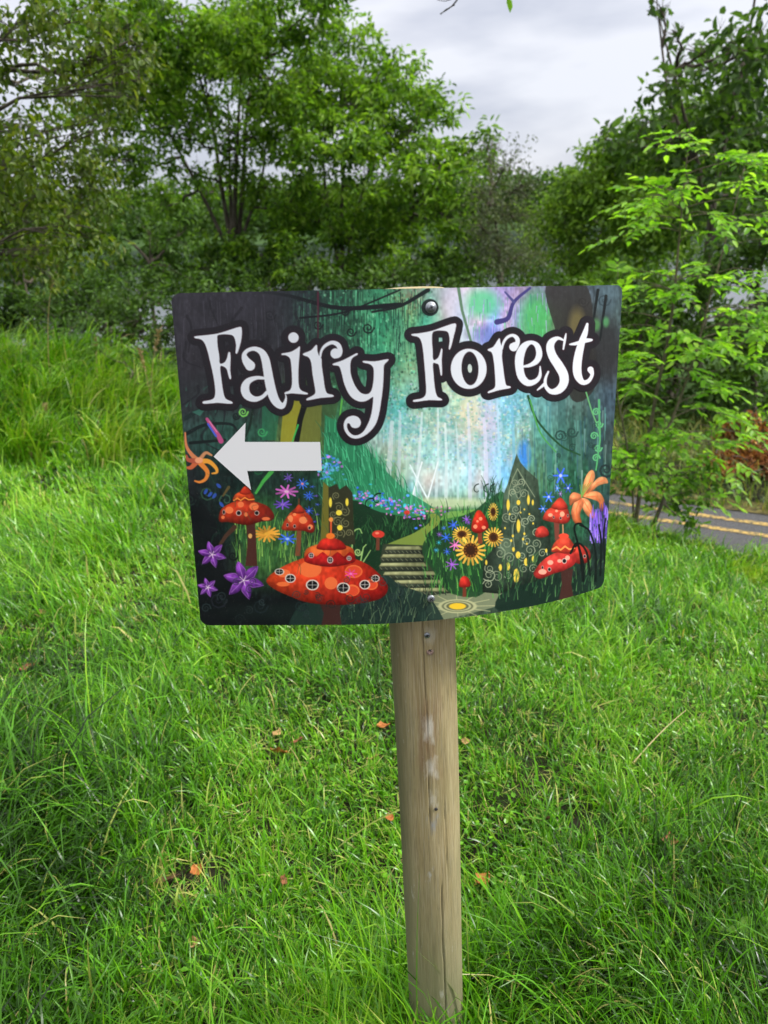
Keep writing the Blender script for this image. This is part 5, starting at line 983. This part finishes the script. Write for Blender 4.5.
r_ = N(t, 'ShaderNodeMapRange'); setin(r_, From_Min=.3, From_Max=.7, To_Min=.26, To_Max=.46); t.links.new(n1.outputs[0], r_.inputs[0]); t.links.new(r_.outputs[0], b.inputs['Roughness'])
n3 = N(t, 'ShaderNodeTexNoise'); setin(n3, Scale=420., Detail=3., Roughness=.8); t.links.new(tcn.outputs['Object'], n3.inputs['Vector'])
r3 = N(t, 'ShaderNodeMapRange'); setin(r3, From_Min=.62, From_Max=.78, To_Min=0., To_Max=.16); t.links.new(n3.outputs[0], r3.inputs[0])
m3 = N(t, 'ShaderNodeMixRGB'); m3.inputs[2].default_value = (.42, .42, .38, 1); t.links.new(r3.outputs[0], m3.inputs[0]); t.links.new(a_.outputs['Color'], m3.inputs[1]); t.links.new(m3.outputs[0], b.inputs['Base Color']); M_print = m
M_white, t, b = mat('white_aluminium', .4); b.inputs['Base Color'].default_value = (.72, .73, .74, 1)
ii = np.arange(NU*NV).reshape(NV, NU); Qf = np.stack([ii[:-1, :-1], ii[1:, :-1], ii[1:, 1:], ii[:-1, 1:]], -1).reshape(-1, 4)
TK = .003; BV = panel(Sg[::6][:, ::6], Tg[::6][:, ::6], -TK)
# body: back and rim as their own coarse shell, the print is its front sheet
rows_ = np.unique(np.r_[np.arange(0, NV, 6), np.arange(0, 22), np.arange(NV-22, NV), NV-1]); cols_ = np.unique(np.r_[np.arange(0, NU, 9), NU-1])
Sb, Tb = Sg[np.ix_(rows_, cols_)], Tg[np.ix_(rows_, cols_)]; nr, nc_ = Sb.shape
Vb = panel(Sb, Tb, -TK).reshape(-1, 3); Vf = panel(Sb, Tb, -.0003).reshape(-1, 3); i2 = np.arange(nr*nc_).reshape(nr, nc_)
Qb = np.stack([i2[:-1, :-1], i2[:-1, 1:], i2[1:, 1:], i2[1:, :-1]], -1).reshape(-1, 4)
per = np.concatenate([i2[0, :-1], i2[:-1, -1], i2[-1, :0:-1], i2[:0:-1, 0]]); nx2 = np.roll(per, -1); o_ = nr*nc_
Qr = np.stack([per, nx2, nx2+o_, per+o_], -1)
Vr = Vf
quads('backing', np.vstack([Vb, Vf]), np.vstack([Qb, Qr, Qb[:, ::-1]+o_]), M_white, sign, smooth=False)
quads('printed_face', FV, Qf, M_print, sign, tint=colr.astype(np.float32))
# raised vinyl lettering cut along the edge of its dark outline
lv = samp(LET, pp[:, 0], pp[:, 1]).reshape(NV, NU); cell = (lv[:-1, :-1] < OUTW-.2) & (lv[1:, 1:] < OUTW-.2) & (lv[1:, :-1] < OUTW-.2) & (lv[:-1, 1:] < OUTW-.2)
Ql = Qf[cell.ravel()]; uq, inv = np.unique(Ql, return_inverse=True)
LV = panel(Sg, Tg, .0004).reshape(-1, 3)[uq]
quads('lettering', LV, inv.reshape(-1, 4), M_print, sign, tint=colr[uq].astype(np.float32))
# arrow: cut vinyl polygon following the panel
def st_of(px, py):
    k = np.argmin((pp[:, 0]-px)**2+(pp[:, 1]-py)**2); return Sg.ravel()[k], Tg.ravel()[k]
AR = [(213.6, 456.5), (245.4, 422.9), (244.8, 441.8), (320.2, 441.8), (321.8, 470.5), (247.6, 470.9), (251.3, 489.7)]
ST = np.array([st_of(*p) for p in AR]); ax_ = ST
def inner(p, q, n_=24): return np.linspace(p, q, n_)
hd = ax_[[0, 1, 2, 5, 6]]
def patchq(a, b_, c_, d_, n_=24):
    u = np.linspace(0, 1, n_)[:, None, None]; v = np.linspace(0, 1, 6)[None, :, None]
    S2 = (a*(1-u)+b_*u)*(1-v)+(d_*(1-u)+c_*u)*v; i3 = np.arange(n_*6).reshape(n_, 6)
    return panel(S2[..., 0], S2[..., 1], .0006).reshape(-1, 3), np.stack([i3[:-1, :-1], i3[:-1, 1:], i3[1:, 1:], i3[1:, :-1]], -1).reshape(-1, 4)
A = Acc(); A.add(*patchq(ax_[2], ax_[3], ax_[4], ax_[5])); mid_ = (ax_[2]+ax_[5])/2
A.add(*patchq(ax_[0], ax_[1], ax_[2], mid_)); A.add(*patchq(ax_[0], mid_, ax_[5], ax_[6]))
V, Q, _ = A.out(); M_vin, t, b = mat('white_vinyl', .38); b.inputs['Base Color'].default_value = (.82, .82, .83, 1)
quads('arrow', V, Q, M_vin, sign)['label'] = 'plain white arrow pointing left'
def on_panel(px, py, off=.0005):
    s_, t_ = st_of(px, py); p = panel(np.array(s_), np.array(t_), off); q = panel(np.array(s_), np.array(t_), off+.01); return p, q-p
p, n = on_panel(430.5, 307.5); screw(sign, p, n, .0045, .0022, M_steel, .0068, name='screw')['label'] = 'upper screw on a dark ringed washer'
p, n = on_panel(431, 598.5); screw(sign, p, n, .0052, .002, M_steel, .0, name='screw', rot=.9)['label'] = 'lower screw near the bottom edge'
cpn = panel(np.array(.55), np.array([0, 1.])); print('panel centre', cpn, 'post front', PY-PR)
